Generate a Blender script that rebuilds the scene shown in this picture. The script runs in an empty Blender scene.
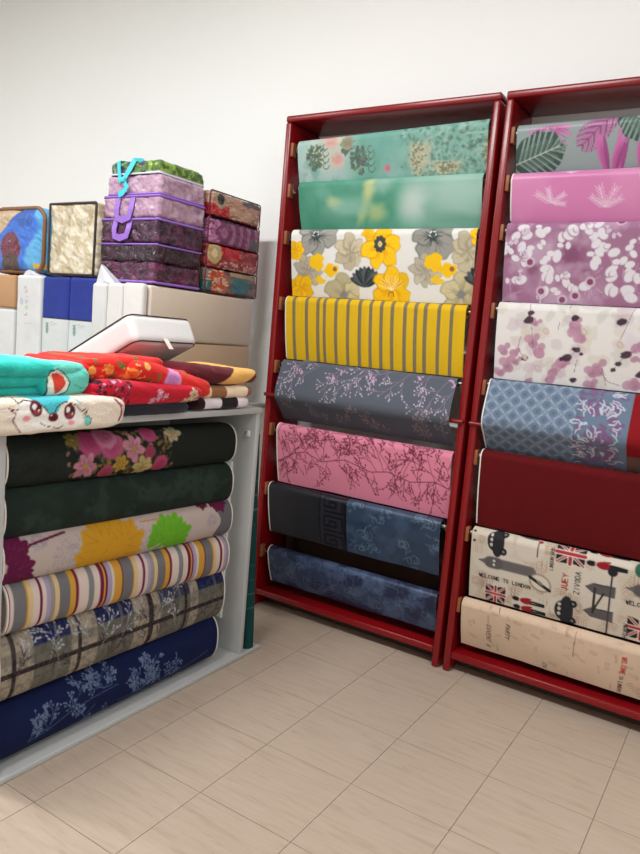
import bpy, bmesh, math, random
import numpy as np
from mathutils import Vector, Matrix
random.seed(4)
sc = bpy.context.scene
PI = math.pi

# ------------------------------------------------------------------ camera, world, lights, exposure
F_PX, YAW, PITCH, ROLL = 707.87, -0.55995, 0.124794, 0.086315
CAM = Vector((1.279, -1.540, 1.391))
_cy, _sy, _cp, _sp = math.cos(YAW), math.sin(YAW), math.cos(PITCH), math.sin(PITCH)
_f = Vector((_sy*_cp, _cy*_cp, -_sp)); _rt = Vector((_cy, -_sy, 0)); _up = _rt.cross(_f)
_r2 = math.cos(ROLL)*_rt + math.sin(ROLL)*_up; _u2 = -math.sin(ROLL)*_rt + math.cos(ROLL)*_up
cd = bpy.data.cameras.new('camera'); cam = bpy.data.objects.new('camera', cd); sc.collection.objects.link(cam)
cd.sensor_fit = 'VERTICAL'; cd.sensor_height = 24.0; cd.lens = 24.0*F_PX/854.0; cd.clip_start = .05
cam.matrix_world = Matrix(((_r2.x, _u2.x, -_f.x, CAM.x), (_r2.y, _u2.y, -_f.y, CAM.y), (_r2.z, _u2.z, -_f.z, CAM.z), (0, 0, 0, 1)))
sc.camera = cam

w = bpy.data.worlds.new('world'); sc.world = w; w.use_nodes = True
w.node_tree.nodes['Background'].inputs[0].default_value = (.9, .95, 1, 1)
w.node_tree.nodes['Background'].inputs[1].default_value = .3
sc.view_settings.view_transform = 'Standard'; sc.view_settings.look = 'None'
sc.view_settings.gamma = 1; sc.view_settings.use_curve_mapping = False
sc.view_settings.exposure = 0.0

CEIL = 3.62
TUBES = [(-2.9, -1.1, 58), (-.5, -.9, 94), (2.2, -1.2, 46)]
for (lx, ly, pw) in TUBES:
    ld = bpy.data.lights.new('tube_light', 'AREA'); ld.shape = 'RECTANGLE'; ld.size = 1.2; ld.size_y = .09
    ld.energy = pw; ld.color = (.97, .985, 1)
    lo = bpy.data.objects.new('tube_light', ld); sc.collection.objects.link(lo); lo.location = (lx, ly, CEIL-.075)

# ------------------------------------------------------------------ helpers
def lin(c):
    c = np.asarray(c, float)/255.0
    return np.where(c <= .04045, c/12.92, ((np.clip(c, 0, 1)+.055)/1.055)**2.4)
def L4(c, g=1.0):
    v = np.clip(lin(c)*g, 0, .92); return (float(v[0]), float(v[1]), float(v[2]), 1.0)

def mat(name, col, rough=.6, metal=0, vary=.06, scale=6, bump=0, bscale=40, coat=0, spec=.5, stretch=(1, 1, 1), gain=1.0, sheen=0):
    m = bpy.data.materials.new(name); m.use_nodes = True; nt = m.node_tree; N = nt.nodes; B = N['Principled BSDF']
    B.inputs['Roughness'].default_value = rough; B.inputs['Metallic'].default_value = metal
    B.inputs['Coat Weight'].default_value = coat; B.inputs['Coat Roughness'].default_value = .08
    B.inputs['Specular IOR Level'].default_value = spec; B.inputs['Sheen Weight'].default_value = sheen
    tc = N.new('ShaderNodeTexCoord'); mp = N.new('ShaderNodeMapping'); mp.inputs['Scale'].default_value = stretch
    nt.links.new(tc.outputs['Object'], mp.inputs[0])
    no = N.new('ShaderNodeTexNoise'); no.inputs['Scale'].default_value = scale; no.inputs['Detail'].default_value = 4
    nt.links.new(mp.outputs[0], no.inputs[0])
    c = L4(col, gain); mx = N.new('ShaderNodeMix'); mx.data_type = 'RGBA'
    mx.inputs[6].default_value = tuple(max(0, v*(1-vary)) for v in c[:3])+(1,)
    mx.inputs[7].default_value = tuple(min(1, v*(1+vary)) for v in c[:3])+(1,)
    nt.links.new(no.outputs[0], mx.inputs[0]); nt.links.new(mx.outputs[2], B.inputs[0])
    if bump:
        n2 = N.new('ShaderNodeTexNoise'); n2.inputs['Scale'].default_value = bscale; n2.inputs['Detail'].default_value = 3
        nt.links.new(mp.outputs[0], n2.inputs[0]); bp = N.new('ShaderNodeBump'); bp.inputs['Strength'].default_value = bump
        bp.inputs['Distance'].default_value = .01; nt.links.new(n2.outputs[0], bp.inputs['Height']); nt.links.new(bp.outputs[0], B.inputs['Normal'])
    return m

def print_mat(name, rough=.75, coat=0, bump=.25, bscale=350, sheen=0, film=0, spec=.4):
    """cloth whose printed colour is stored per vertex; weave / pile / crinkled film relief from noise"""
    m = bpy.data.materials.new(name); m.use_nodes = True; nt = m.node_tree; N = nt.nodes; B = N['Principled BSDF']
    B.inputs['Roughness'].default_value = rough; B.inputs['Coat Weight'].default_value = coat
    B.inputs['Coat Roughness'].default_value = .13; B.inputs['Sheen Weight'].default_value = sheen; B.inputs['Specular IOR Level'].default_value = spec
    at = N.new('ShaderNodeAttribute'); at.attribute_name = 'Col'; nt.links.new(at.outputs[0], B.inputs[0])
    tc = N.new('ShaderNodeTexCoord')
    no = N.new('ShaderNodeTexNoise'); no.inputs['Scale'].default_value = bscale; no.inputs['Detail'].default_value = 2
    nt.links.new(tc.outputs['Object'], no.inputs[0])
    bp = N.new('ShaderNodeBump'); bp.inputs['Strength'].default_value = bump; bp.inputs['Distance'].default_value = .003
    nt.links.new(no.outputs[0], bp.inputs['Height']); nt.links.new(bp.outputs[0], B.inputs['Normal'])
    if film:
        n3 = N.new('ShaderNodeTexNoise'); n3.inputs['Scale'].default_value = film; n3.inputs['Detail'].default_value = 2; n3.inputs['Distortion'].default_value = 1.5
        nt.links.new(tc.outputs['Object'], n3.inputs[0]); b3 = N.new('ShaderNodeBump'); b3.inputs['Strength'].default_value = .9
        b3.inputs['Distance'].default_value = .035; nt.links.new(n3.outputs[0], b3.inputs['Height']); nt.links.new(b3.outputs[0], B.inputs['Coat Normal'])
    return m

class MB:
    def __init__(s): s.v = []; s.f = []; s.sm = []
    def add(s, vs, fs, smooth=False):
        o = len(s.v); s.v += [tuple(v) for v in vs]; s.f += [tuple(i+o for i in f) for f in fs]; s.sm += [smooth]*len(fs); return s
    def box(s, a, b, bev=0, seg=2):
        bm = bmesh.new(); bmesh.ops.create_cube(bm, size=1)
        for v in bm.verts: v.co = Vector([(a[i]+b[i])/2+v.co[i]*(b[i]-a[i]) for i in range(3)])
        if bev: bmesh.ops.bevel(bm, geom=bm.edges[:], offset=bev, segments=seg, affect='EDGES', profile=.5)
        bm.verts.index_update(); bm.normal_update(); s.add([v.co for v in bm.verts], [[v.index for v in f.verts] for f in bm.faces]); s.sm[-len(bm.faces):] = [bool(bev) and max(abs(c) for c in f.normal) < .999 for f in bm.faces]; bm.free(); return s
    def tube(s, pts, r, n=10, caps=True):
        P = [Vector(p) for p in pts]; vs = []; fs = []; prev = None
        for i, p in enumerate(P):
            t = (P[min(i+1, len(P)-1)]-P[max(i-1, 0)]).normalized()
            if prev is None:
                a = Vector((0, 0, 1)) if abs(t.z) < .9 else Vector((1, 0, 0)); x = t.cross(a).normalized()
            else: x = (prev-t*prev.dot(t)).normalized()
            prev = x; y = t.cross(x); rr = r[i] if isinstance(r, (list, tuple)) else r
            for k in range(n):
                g = 2*PI*k/n; vs.append(p+(x*math.cos(g)+y*math.sin(g))*rr)
        for i in range(len(P)-1):
            for k in range(n): fs.append((i*n+k, i*n+(k+1) % n, (i+1)*n+(k+1) % n, (i+1)*n+k))
        if caps: fs.append(tuple(range(n))[::-1]); fs.append(tuple((len(P)-1)*n+k for k in range(n)))
        return s.add(vs, fs, True)
    def ring(s, p0, p1, r, ri, n=20):
        """hollow tube (cardboard core)"""
        p0 = Vector(p0); p1 = Vector(p1); t = (p1-p0).normalized(); a = Vector((0, 0, 1)) if abs(t.z) < .9 else Vector((1, 0, 0)); x = t.cross(a).normalized(); y = t.cross(x)
        vs = []
        for p, rr in ((p0, r), (p1, r), (p1, ri), (p0, ri)):
            vs += [p+(x*math.cos(2*PI*k/n)+y*math.sin(2*PI*k/n))*rr for k in range(n)]
        fs = [(j*n+k, ((j+1) % 4)*n+k, ((j+1) % 4)*n+(k+1) % n, j*n+(k+1) % n) for j in range(4) for k in range(n)]
        return s.add(vs, fs, True)
    def strip(s, pts, side, wd, th=.002):
        """flat ribbon along pts; side = direction of its width"""
        vs = []; fs = []; n = len(pts)
        for i, p in enumerate(pts):
            p = Vector(p); t = (Vector(pts[min(i+1, n-1)])-Vector(pts[max(i-1, 0)])).normalized()
            S = Vector(side).normalized()*wd/2 if side else t.cross(Vector((0, -1, 0))).normalized()*wd/2; nn = t.cross(S).normalized()*th/2
            vs += [p-S-nn, p+S-nn, p+S+nn, p-S+nn]
        for i in range(n-1):
            for k in range(4): fs.append((i*4+k, i*4+(k+1) % 4, i*4+4+(k+1) % 4, i*4+4+k))
        fs += [(3, 2, 1, 0), tuple((n-1)*4+k for k in range(4))]
        return s.add(vs, fs, False)
    def build(s, name, m, parent=None, loc=None):
        me = bpy.data.meshes.new(name); me.from_pydata(s.v, [], s.f)
        me.polygons.foreach_set('use_smooth', s.sm); me.materials.append(m)
        bm = bmesh.new(); bm.from_mesh(me); bmesh.ops.recalc_face_normals(bm, faces=bm.faces[:]); bm.to_mesh(me); bm.free()
        if any(s.sm): me.set_sharp_from_angle(angle=.8)
        o = bpy.data.objects.new(name, me); sc.collection.objects.link(o)
        if parent: o.parent = parent; o.location = Vector((0, 0, 0))-(Vector(parent_world(parent)))
        return o
def parent_world(o):
    p = Vector(o.location)
    while o.parent: o = o.parent; p += o.location
    return p
def tag(o, label, cat, group=None):
    o['label'] = label; o['category'] = cat
    if group: o['group'] = group
    return o
def thing(name, loc, label, cat, group=None):
    o = bpy.data.objects.new(name, None); sc.collection.objects.link(o); o.location = loc; o.empty_display_size = .1
    return tag(o, label, cat, group)
def struct(o): o['kind'] = 'structure'; return o

def quads_mesh(name, V, Q, C, m, parent=None, smooth=True):
    """numpy mesh: V (n,3) world, Q (k,4), C (n,3) linear colour"""
    off = parent_world(parent) if parent else Vector((0, 0, 0))
    V = (V-np.array(off)).astype(np.float32)
    me = bpy.data.meshes.new(name); me.vertices.add(len(V)); me.vertices.foreach_set('co', V.ravel())
    me.loops.add(Q.size); me.loops.foreach_set('vertex_index', Q.ravel().astype(np.int32))
    me.polygons.add(len(Q)); me.polygons.foreach_set('loop_start', np.arange(0, Q.size, 4, dtype=np.int32))
    me.polygons.foreach_set('use_smooth', np.full(len(Q), smooth))
    me.update(calc_edges=True)
    if C is not None:
        a = me.color_attributes.new('Col', 'FLOAT_COLOR', 'POINT')
        cc = np.ones((len(V), 4), np.float32); cc[:, :3] = np.clip(C, 0, .92); a.data.foreach_set('color', cc.ravel())
    me.materials.append(m); me.validate()
    o = bpy.data.objects.new(name, me); sc.collection.objects.link(o)
    if parent: o.parent = parent
    return o

# value noise ---------------------------------------------------------------
def vnoise(u, v, seed=0):
    rs = np.random.RandomState(seed); T = rs.rand(64, 64)
    iu = np.floor(u).astype(int); iv = np.floor(v).astype(int); fu = u-iu; fv = v-iv
    fu = fu*fu*(3-2*fu); fv = fv*fv*(3-2*fv); g = lambda a, b: T[a % 64, b % 64]
    return (g(iu, iv)*(1-fu)+g(iu+1, iv)*fu)*(1-fv)+(g(iu, iv+1)*(1-fu)+g(iu+1, iv+1)*fu)*fv
def fbm(u, v, s, seed=0, o=4):
    r = 0; a = .5; t = 0
    for k in range(o): r = r+a*vnoise(u*s*2**k+7.3*k, v*s*2**k+3.1*k, seed+k); t += a; a *= .5
    return r/t
def sstep(a, b, x): t = np.clip((x-a)/(b-a), 0, 1); return t*t*(3-2*t)

GLY = {'A': [(0, 0, .5, 1, 1, 0), (.2, .4, .8, .4)], 'B': [(0, 0, 0, 1, .7, 1, .8, .75, .7, .55, 0, .55), (.7, .55, .95, .3, .7, 0, 0, 0)], 'C': [(.9, .85, .5, 1, .1, .75, .1, .25, .5, 0, .9, .15)],
 'D': [(0, 0, 0, 1, .6, 1, .95, .6, .95, .4, .6, 0, 0, 0)], 'E': [(.9, 1, 0, 1, 0, 0, .9, 0), (0, .5, .7, .5)], 'F': [(.9, 1, 0, 1, 0, 0), (0, .5, .7, .5)], 'G': [(.9, .85, .5, 1, .1, .75, .1, .25, .5, 0, .9, .2, .9, .5, .5, .5)],
 'H': [(0, 0, 0, 1), (1, 0, 1, 1), (0, .5, 1, .5)], 'I': [(.5, 0, .5, 1)], 'J': [(.8, 1, .8, .2, .5, 0, .1, .2)], 'L': [(0, 1, 0, 0, .9, 0)], 'M': [(0, 0, .1, 1, .5, .3, .9, 1, 1, 0)], 'N': [(0, 0, 0, 1, 1, 0, 1, 1)],
 'O': [(.5, 1, .1, .75, .1, .25, .5, 0, .9, .25, .9, .75, .5, 1)], 'P': [(0, 0, 0, 1, .8, 1, .9, .75, .8, .5, 0, .5)], 'R': [(0, 0, 0, 1, .8, 1, .9, .75, .8, .5, 0, .5), (.4, .5, .9, 0)],
 'S': [(.9, .85, .5, 1, .1, .8, .2, .55, .8, .45, .9, .2, .5, 0, .1, .15)], 'T': [(0, 1, 1, 1), (.5, 1, .5, 0)], 'U': [(0, 1, 0, .2, .5, 0, 1, .2, 1, 1)], 'V': [(0, 1, .5, 0, 1, 1)], 'W': [(0, 1, .25, 0, .5, .7, .75, 0, 1, 1)],
 'Y': [(0, 1, .5, .5, 1, 1), (.5, .5, .5, 0)], 'Z': [(0, 1, 1, 1, 0, 0, 1, 0)], ' ': []}

GAIN = .74
class Canvas:
    """printed pattern drawn with shapes in metres: u along the roll, v down the hanging face"""
    def __init__(s, L, H, base, res=.0017, v0=-.06):
        s.L, s.H, s.res, s.v0 = L, H, res, v0
        s.nu = int(L/res)+2; s.nv = int((H-v0)/res)+2
        s.u = np.arange(s.nu)*res; s.v = v0+np.arange(s.nv)*res
        s.U, s.V = np.meshgrid(s.u, s.v); s.c = np.zeros((s.nv, s.nu, 3)); s.c[:] = base
        s.P = lambda x, y: (x, y)
    def win(s, u0, u1, v0, v1):
        a = max(0, int(u0/s.res)); b = min(s.nu, int(u1/s.res)+2); c = max(0, int((v0-s.v0)/s.res)); d = min(s.nv, int((v1-s.v0)/s.res)+2)
        return (slice(c, d), slice(a, b)) if b > a and d > c else None
    def mix(s, w, mask, col): s.c[w] += (np.array(col)-s.c[w])*mask[..., None]
    def full(s, mask, col): s.c += (np.asarray(col)-s.c)*mask[..., None]
    def ell(s, u, v, a, b, rot=0, col=(0, 0, 0), al=1, soft=.12, wob=0, seed=0):
        R = max(a, b)*1.4; w = s.win(u-R, u+R, v-R, v+R)
        if not w: return
        U = s.U[w]-u; V = s.V[w]-v; c, n = math.cos(rot), math.sin(rot)
        X = (U*c+V*n)/a; Y = (-U*n+V*c)/b; d = np.sqrt(X*X+Y*Y)
        if wob: d = d*(1+wob*(vnoise(np.arctan2(Y, X)*2+20, d*0+seed, seed)-.5)*2)
        s.mix(w, al*(1-sstep(1-soft, 1+soft, d)), col)
    def petal(s, u, v, ang, ln, wd, col, al=1, sh=None):
        """teardrop from (u,v) along ang; a darker vein side for depth of the print"""
        cu, cv = u+math.cos(ang)*ln*.5, v+math.sin(ang)*ln*.5
        s.ell(cu, cv, ln*.52, wd*.5, ang, col, al, .1)
        if sh is not None:
            s.ell(cu-math.cos(ang)*ln*.14, cv-math.sin(ang)*ln*.14, ln*.36, wd*.26, ang, sh, al*.45, .5)
    def line(s, pts, wd, col, al=1, taper=None):
        n = len(pts)-1
        for i in range(n):
            (a, b), (c, d) = pts[i], pts[i+1]; ww = wd if taper is None else wd+(taper-wd)*i/max(1, n)
            w = s.win(min(a, c)-ww*2, max(a, c)+ww*2, min(b, d)-ww*2, max(b, d)+ww*2)
            if not w: continue
            U = s.U[w]-a; V = s.V[w]-b; dx, dy = c-a, d-b; q = dx*dx+dy*dy+1e-12
            t = np.clip((U*dx+V*dy)/q, 0, 1); dd = np.hypot(U-t*dx, V-t*dy)
            h = max(ww/2, s.res*.55); s.mix(w, min(1, ww/(2*h)+.35)*al*(1-sstep(h*.7, h*1.3+s.res*.3, dd)) if ww/2 < h else al*(1-sstep(h*.8, h*1.2, dd)), col)
    def poly(s, pts, col, al=1):
        us = [p[0] for p in pts]; vs = [p[1] for p in pts]; w = s.win(min(us), max(us), min(vs), max(vs))
        if not w: return
        U = s.U[w]; V = s.V[w]; ins = np.zeros(U.shape, bool); n = len(pts)
        for i in range(n):
            (a, b), (c, d) = pts[i], pts[(i+1) % n]
            if b == d: continue
            k = ((b > V) != (d > V)) & (U < (c-a)*(V-b)/(d-b)+a); ins ^= k
        s.mix(w, ins*al, col)
    def text(s, t, u, v, h, rot=0, col=(0, 0, 0), wd=None, asp=.62, gap=.25, slant=0):
        """u,v = baseline start; rot=0 reads along +u; letters stand towards -v"""
        wd = wd or h*.17; c, n = math.cos(rot), math.sin(rot); x = 0
        for ch in t:
            for st in GLY[ch]:
                p = []
                for i in range(0, len(st), 2):
                    gx = x+st[i]*h*asp+slant*st[i+1]*h; gy = -st[i+1]*h; p.append((u+gx*c-gy*n, v+gx*n+gy*c))
                s.line(p, wd, col)
            x += h*(asp+gap)
    def scribble(s, u, v, w, h, n, col, seed=0, al=.6, wd=.0015, rot=0):
        r = random.Random(seed); c, q = math.cos(rot), math.sin(rot)
        for k in range(n):
            y = v+h*k/n; p = []; x = 0
            while x < w: p.append((u+x*c-(y-v)*q, v+x*q+(y-v)*c+r.uniform(-1, 1)*h/n*.33)); x += r.uniform(.002, .005)
            s.line(p, wd, col, al)
    def mottle(s, col, scale, lo, hi, al=1, seed=0, o=4, asp=1): s.full(al*sstep(lo, hi, fbm(s.U, s.V*asp+3, scale, seed, o)), col)
    def sample(s, u, v, gain):
        c = s.c  # 2x2 box filter of the supersampled drawing
        x = np.clip(u/s.res, 0, s.nu-1.001); y = np.clip((v-s.v0)/s.res, 0, s.nv-1.001)
        ix = x.astype(int); iy = y.astype(int); fx = (x-ix)[..., None]; fy = (y-iy)[..., None]
        ix1 = np.minimum(ix+1, s.nu-1); iy1 = np.minimum(iy+1, s.nv-1)
        r = (c[iy, ix]*(1-fx)+c[iy, ix1]*fx)*(1-fy)+(c[iy1, ix]*(1-fx)+c[iy1, ix1]*fx)*fy
        return np.clip(lin(r)*gain, 0, .9)

def ray(px, py): return _r2*((px-320)/F_PX)+_u2*(-(py-427)/F_PX)+_f
def on_y(px, py, y): d = ray(px, py); return CAM+d*((y-CAM.y)/d.y)
def on_x(px, py, x): d = ray(px, py); return CAM+d*((x-CAM.x)/d.x)

def sheet(prof, axis0, axis1, origin, along, depth, canvas, gain, m, parent, name='cloth', th=.003, step=.0032, waves=0, seed=0, svals=None, vsign=1):
    """cloth sheet: prof = [(d, z)] local cross-section (d towards the viewer), arclength s from crest index in svals"""
    n = max(2, int(abs(axis1-axis0)/step)); t = np.linspace(axis0, axis1, n)
    d = np.array([p[0] for p in prof]); z = np.array([p[1] for p in prof]); s = np.asarray(svals)
    al = np.array(along, float); dp = np.array(depth, float); o = np.array(origin, float)
    T, S = np.meshgrid(t, s); D = np.repeat(d[:, None], n, 1); Z = np.repeat(z[:, None], n, 1)
    if waves:
        k = sstep(.03, .3, S); D = D+waves*k*(fbm(T+seed, S*.25, 6, seed, 3)-.5)*2; Z = Z+waves*.4*k*(fbm(T+seed*3, S*0, 5, seed+5, 2)-.5)*2
    nd = np.gradient(D, axis=0); nz = np.gradient(Z, axis=0); ln = np.hypot(nd, nz)+1e-9; Nd = -nz/ln; Nz = nd/ln
    C = canvas.sample(np.abs(T-axis0), S, gain*GAIN)
    out = []
    for sgn in (1, 0):
        DD = D-Nd*(0 if sgn else th); ZZ = Z-Nz*(0 if sgn else th)
        out.append(o+T[..., None]*al+DD[..., None]*dp+ZZ[..., None]*np.array([0, 0, 1.]))
    # inner layer is coarse: build only outer fine sheet and a coarse back sheet closed at the rim
    r = len(s); idx = np.arange(r*n).reshape(r, n)
    Q = np.stack([idx[:-1, :-1], idx[:-1, 1:], idx[1:, 1:], idx[1:, :-1]], -1).reshape(-1, 4)
    V = out[0].reshape(-1, 3); Cc = C.reshape(-1, 3)
    js = np.unique(np.append(np.arange(0, n, 12), n-1)); is_ = np.unique(np.append(np.arange(0, r, 5), r-1))
    V2 = out[1][np.ix_(is_, js)].reshape(-1, 3); C2 = C[np.ix_(is_, js)].reshape(-1, 3)*.6+.2
    i2 = np.arange(len(is_)*len(js)).reshape(len(is_), len(js))+len(V)
    Q2 = np.stack([i2[:-1, :-1], i2[1:, :-1], i2[1:, 1:], i2[:-1, 1:]], -1).reshape(-1, 4)
    o_ = quads_mesh(name, np.vstack([V, V2]), np.vstack([Q, Q2]), np.vstack([Cc, C2]), m, parent)
    # hem and selvage: thin bands along the free edges
    return o_, out

def edge_band(out, col_index, m, parent, name='selvage', wd=.006, step=4, side=1):
    """narrow band standing proud along one cut end of the sheet"""
    A = out[0][::step, col_index]; B = out[1][::step, col_index]; inn = out[0][::step, col_index+(2 if col_index == 0 else -2)]
    dirv = (A-inn); dirv /= np.linalg.norm(dirv, axis=1)[:, None]+1e-9
    vs = []; fs = []
    for a, b, dd in zip(A, B, dirv):
        nrm = (a-b)/(np.linalg.norm(a-b)+1e-9)
        vs += [a+nrm*.0012-dd*wd, a+nrm*.0012+dd*.0015, b-nrm*.004+dd*.0015, b-nrm*.004-dd*wd]
    n = len(A)
    for i in range(n-1):
        for k in range(4): fs.append((i*4+k, i*4+(k+1) % 4, i*4+4+(k+1) % 4, i*4+4+k))
    fs += [(3, 2, 1, 0), tuple((n-1)*4+k for k in range(4))]
    return MB().add(vs, fs, False).build(name, m, parent)

def arc(r, a0, a1, n, cd=0, cz=0): return [(cd+r*math.cos(a0+(a1-a0)*k/n), cz+r*math.sin(a0+(a1-a0)*k/n)) for k in range(n+1)]
def arclen(P):
    s = [0]
    for a, b in zip(P, P[1:]): s.append(s[-1]+math.hypot(a[0]-b[0], a[1]-b[1]))
    return np.array(s)
def resample(P, step):
    s = arclen(P); n = max(2, int(s[-1]/step)); q = np.linspace(0, s[-1], n)
    return list(zip(np.interp(q, s, [p[0] for p in P]), np.interp(q, s, [p[1] for p in P])))

# ------------------------------------------------------------------ materials
M = {}
M['wall'] = mat('wall_paint', (244, 245, 243), .85, vary=.015, scale=1.5, bump=.03, bscale=120)
M['ceil'] = mat('ceiling_paint', (236, 236, 232), .9, vary=.01)
M['lacquer'] = mat('red_lacquer', (124, 12, 18), .26, vary=.12, scale=5, coat=.0, spec=.4, bump=.02, bscale=12)
M['woodblock'] = mat('block_wood', (140, 80, 44), .5, vary=.25, scale=18, stretch=(1, 1, 6))
M['steel'] = mat('hook_steel', (150, 148, 145), .35, .9)
M['brownboard'] = mat('brown_hardboard', (58, 38, 26), .7, vary=.15, scale=9)
M['white_board'] = mat('white_laminate', (182, 184, 184), .42, vary=.03, scale=4)
M['card'] = mat('cardboard_core', (150, 118, 84), .85, vary=.1, scale=30)
M['selv'] = mat('selvage_white', (222, 216, 208), .8, vary=.05, scale=60)
M['kraft'] = mat('kraft_card', (176, 136, 98), .8, vary=.05, scale=10)
M['grout'] = mat('grout', (158, 140, 120), .9, vary=.1, scale=30)
M['tube'] = bpy.data.materials.new('tube_glow'); M['tube'].use_nodes = True
_b = M['tube'].node_tree.nodes['Principled BSDF']; _b.inputs['Emission Color'].default_value = (1, .97, .9, 1); _b.inputs['Emission Strength'].default_value = 6
M['cloth'] = print_mat('printed_cotton', .85, sheen=.0, spec=.2)
M['oil'] = print_mat('printed_oilcloth', .38, bump=.12, bscale=120, spec=.35)
M['plush'] = print_mat('printed_plush', .9, bump=.8, bscale=160, sheen=.15, spec=.15)
M['film'] = print_mat('bedding_under_clear_film', .6, coat=.8, bump=.6, bscale=60, film=20, spec=.2)
M['piping_purple'] = mat('purple_piping', (140, 98, 190), .4, vary=.08, scale=30)
M['piping_dark'] = mat('dark_piping', (50, 36, 34), .6)
M['turq'] = mat('turquoise_ribbon', (60, 190, 205), .45, vary=.1, scale=30)
M['whitebag'] = print_mat('white_plastic_bag', .55, coat=.0, spec=.25, bump=.3, bscale=30, film=9)

def tile_mat():
    m = bpy.data.materials.new('cream_travertine_tile'); m.use_nodes = True; nt = m.node_tree; N = nt.nodes; B = N['Principled BSDF']
    ge = N.new('ShaderNodeNewGeometry'); oi = N.new('ShaderNodeObjectInfo'); ad = N.new('ShaderNodeVectorMath'); ad.operation = 'ADD'
    sc_ = N.new('ShaderNodeVectorMath'); sc_.operation = 'SCALE'; sc_.inputs[0].default_value = (3, 7, 0); nt.links.new(oi.outputs['Random'], sc_.inputs['Scale'])
    nt.links.new(ge.outputs['Position'], ad.inputs[0]); nt.links.new(sc_.outputs[0], ad.inputs[1])
    mp = N.new('ShaderNodeMapping'); mp.inputs['Scale'].default_value = (2.6, 22, 1); nt.links.new(ad.outputs[0], mp.inputs[0])
    n1 = N.new('ShaderNodeTexNoise'); n1.inputs['Scale'].default_value = 2.2; n1.inputs['Detail'].default_value = 7; n1.inputs['Roughness'].default_value = .65; n1.inputs['Distortion'].default_value = .6
    nt.links.new(mp.outputs[0], n1.inputs[0])
    cr = N.new('ShaderNodeValToRGB'); nt.links.new(n1.outputs[0], cr.inputs[0]); e = cr.color_ramp.elements
    e[0].position = .28; e[0].color = L4((168, 147, 130)); e[1].position = .72; e[1].color = L4((186, 169, 152))
    x = e.new(.45); x.color = L4((179, 161, 144))
    nt.links.new(cr.outputs[0], B.inputs[0])
    mr = N.new('ShaderNodeMapRange'); nt.links.new(n1.outputs[0], mr.inputs[0]); mr.inputs[3].default_value = .3; mr.inputs[4].default_value = .45
    nt.links.new(mr.outputs[0], B.inputs['Roughness'])
    return m
M['tile'] = tile_mat()

# ------------------------------------------------------------------ room
X0, X1, Y0, Y1 = -4.6, 3.4, -4.2, 1.56
fl = struct(MB().box((X0-.1, Y0-.1, -.08), (X1+.1, Y1+.1, -.003)).build('floor', M['grout']))
G = .3345; tx0, ty0 = 0.0, 0.0
tm = MB().box((.001, .001, -.004), (G-.001, G-.001, 0)).build('tile', M['tile'], fl)
first = True; rest = MB()
for i in range(int(X0/G)-1, int(X1/G)+1):
    for j in range(int(Y0/G)-1, int(Y1/G)+1):
        x, y = i*G+tx0, j*G+ty0
        if x < X0-.1 or y < Y0-.1 or x+G > X1+.1 or y > Y1: continue
        if -1.7 < x < 2.3 and -2.1 < y < 1.5 and y+G < Y1:
            if first: o = tm; first = False
            else: o = tm.copy(); sc.collection.objects.link(o); o.parent = fl
            o.location = (x, y, 0)
        else: rest.box((x+.001, y+.001, -.004), (x+G-.001, min(y+G-.001, Y1+.05), 0))
ro = rest.build('tile_field', M['tile'], fl); ro['kind'] = 'stuff'
struct(MB().box((X0-.1, Y1, 0), (X1+.1, Y1+.12, CEIL)).build('wall_back', M['wall']))
struct(MB().box((X0-.12, Y0, 0), (X0, Y1, CEIL)).build('wall_left', M['wall']))
struct(MB().box((X1, Y0, 0), (X1+.12, Y1, CEIL)).build('wall_right', M['wall']))
struct(MB().box((X0-.1, Y0-.12, 0), (X1+.1, Y0, CEIL)).build('wall_front', M['wall']))
struct(MB().box((X0-.12, Y0-.12, CEIL), (X1+.12, Y1+.12, CEIL+.1)).build('ceiling', M['ceil']))
for i, (lx, ly, pw) in enumerate(TUBES):
    t = thing('ceiling_light', (lx, ly, CEIL), ['white fluorescent tube fitting on the ceiling at the far left', 'white fluorescent tube fitting on the ceiling above the counter', 'white fluorescent tube fitting on the ceiling behind the camera'][i], 'ceiling light', 'fluorescent ceiling lights')
    MB().box((lx-.65, ly-.05, CEIL-.035), (lx+.65, ly+.05, CEIL), .006).build('housing', M['white_board'], t)
    MB().tube([(lx-.6, ly, CEIL-.052), (lx+.6, ly, CEIL-.052)], .014, 14).build('tube', M['tube'], t)

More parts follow.
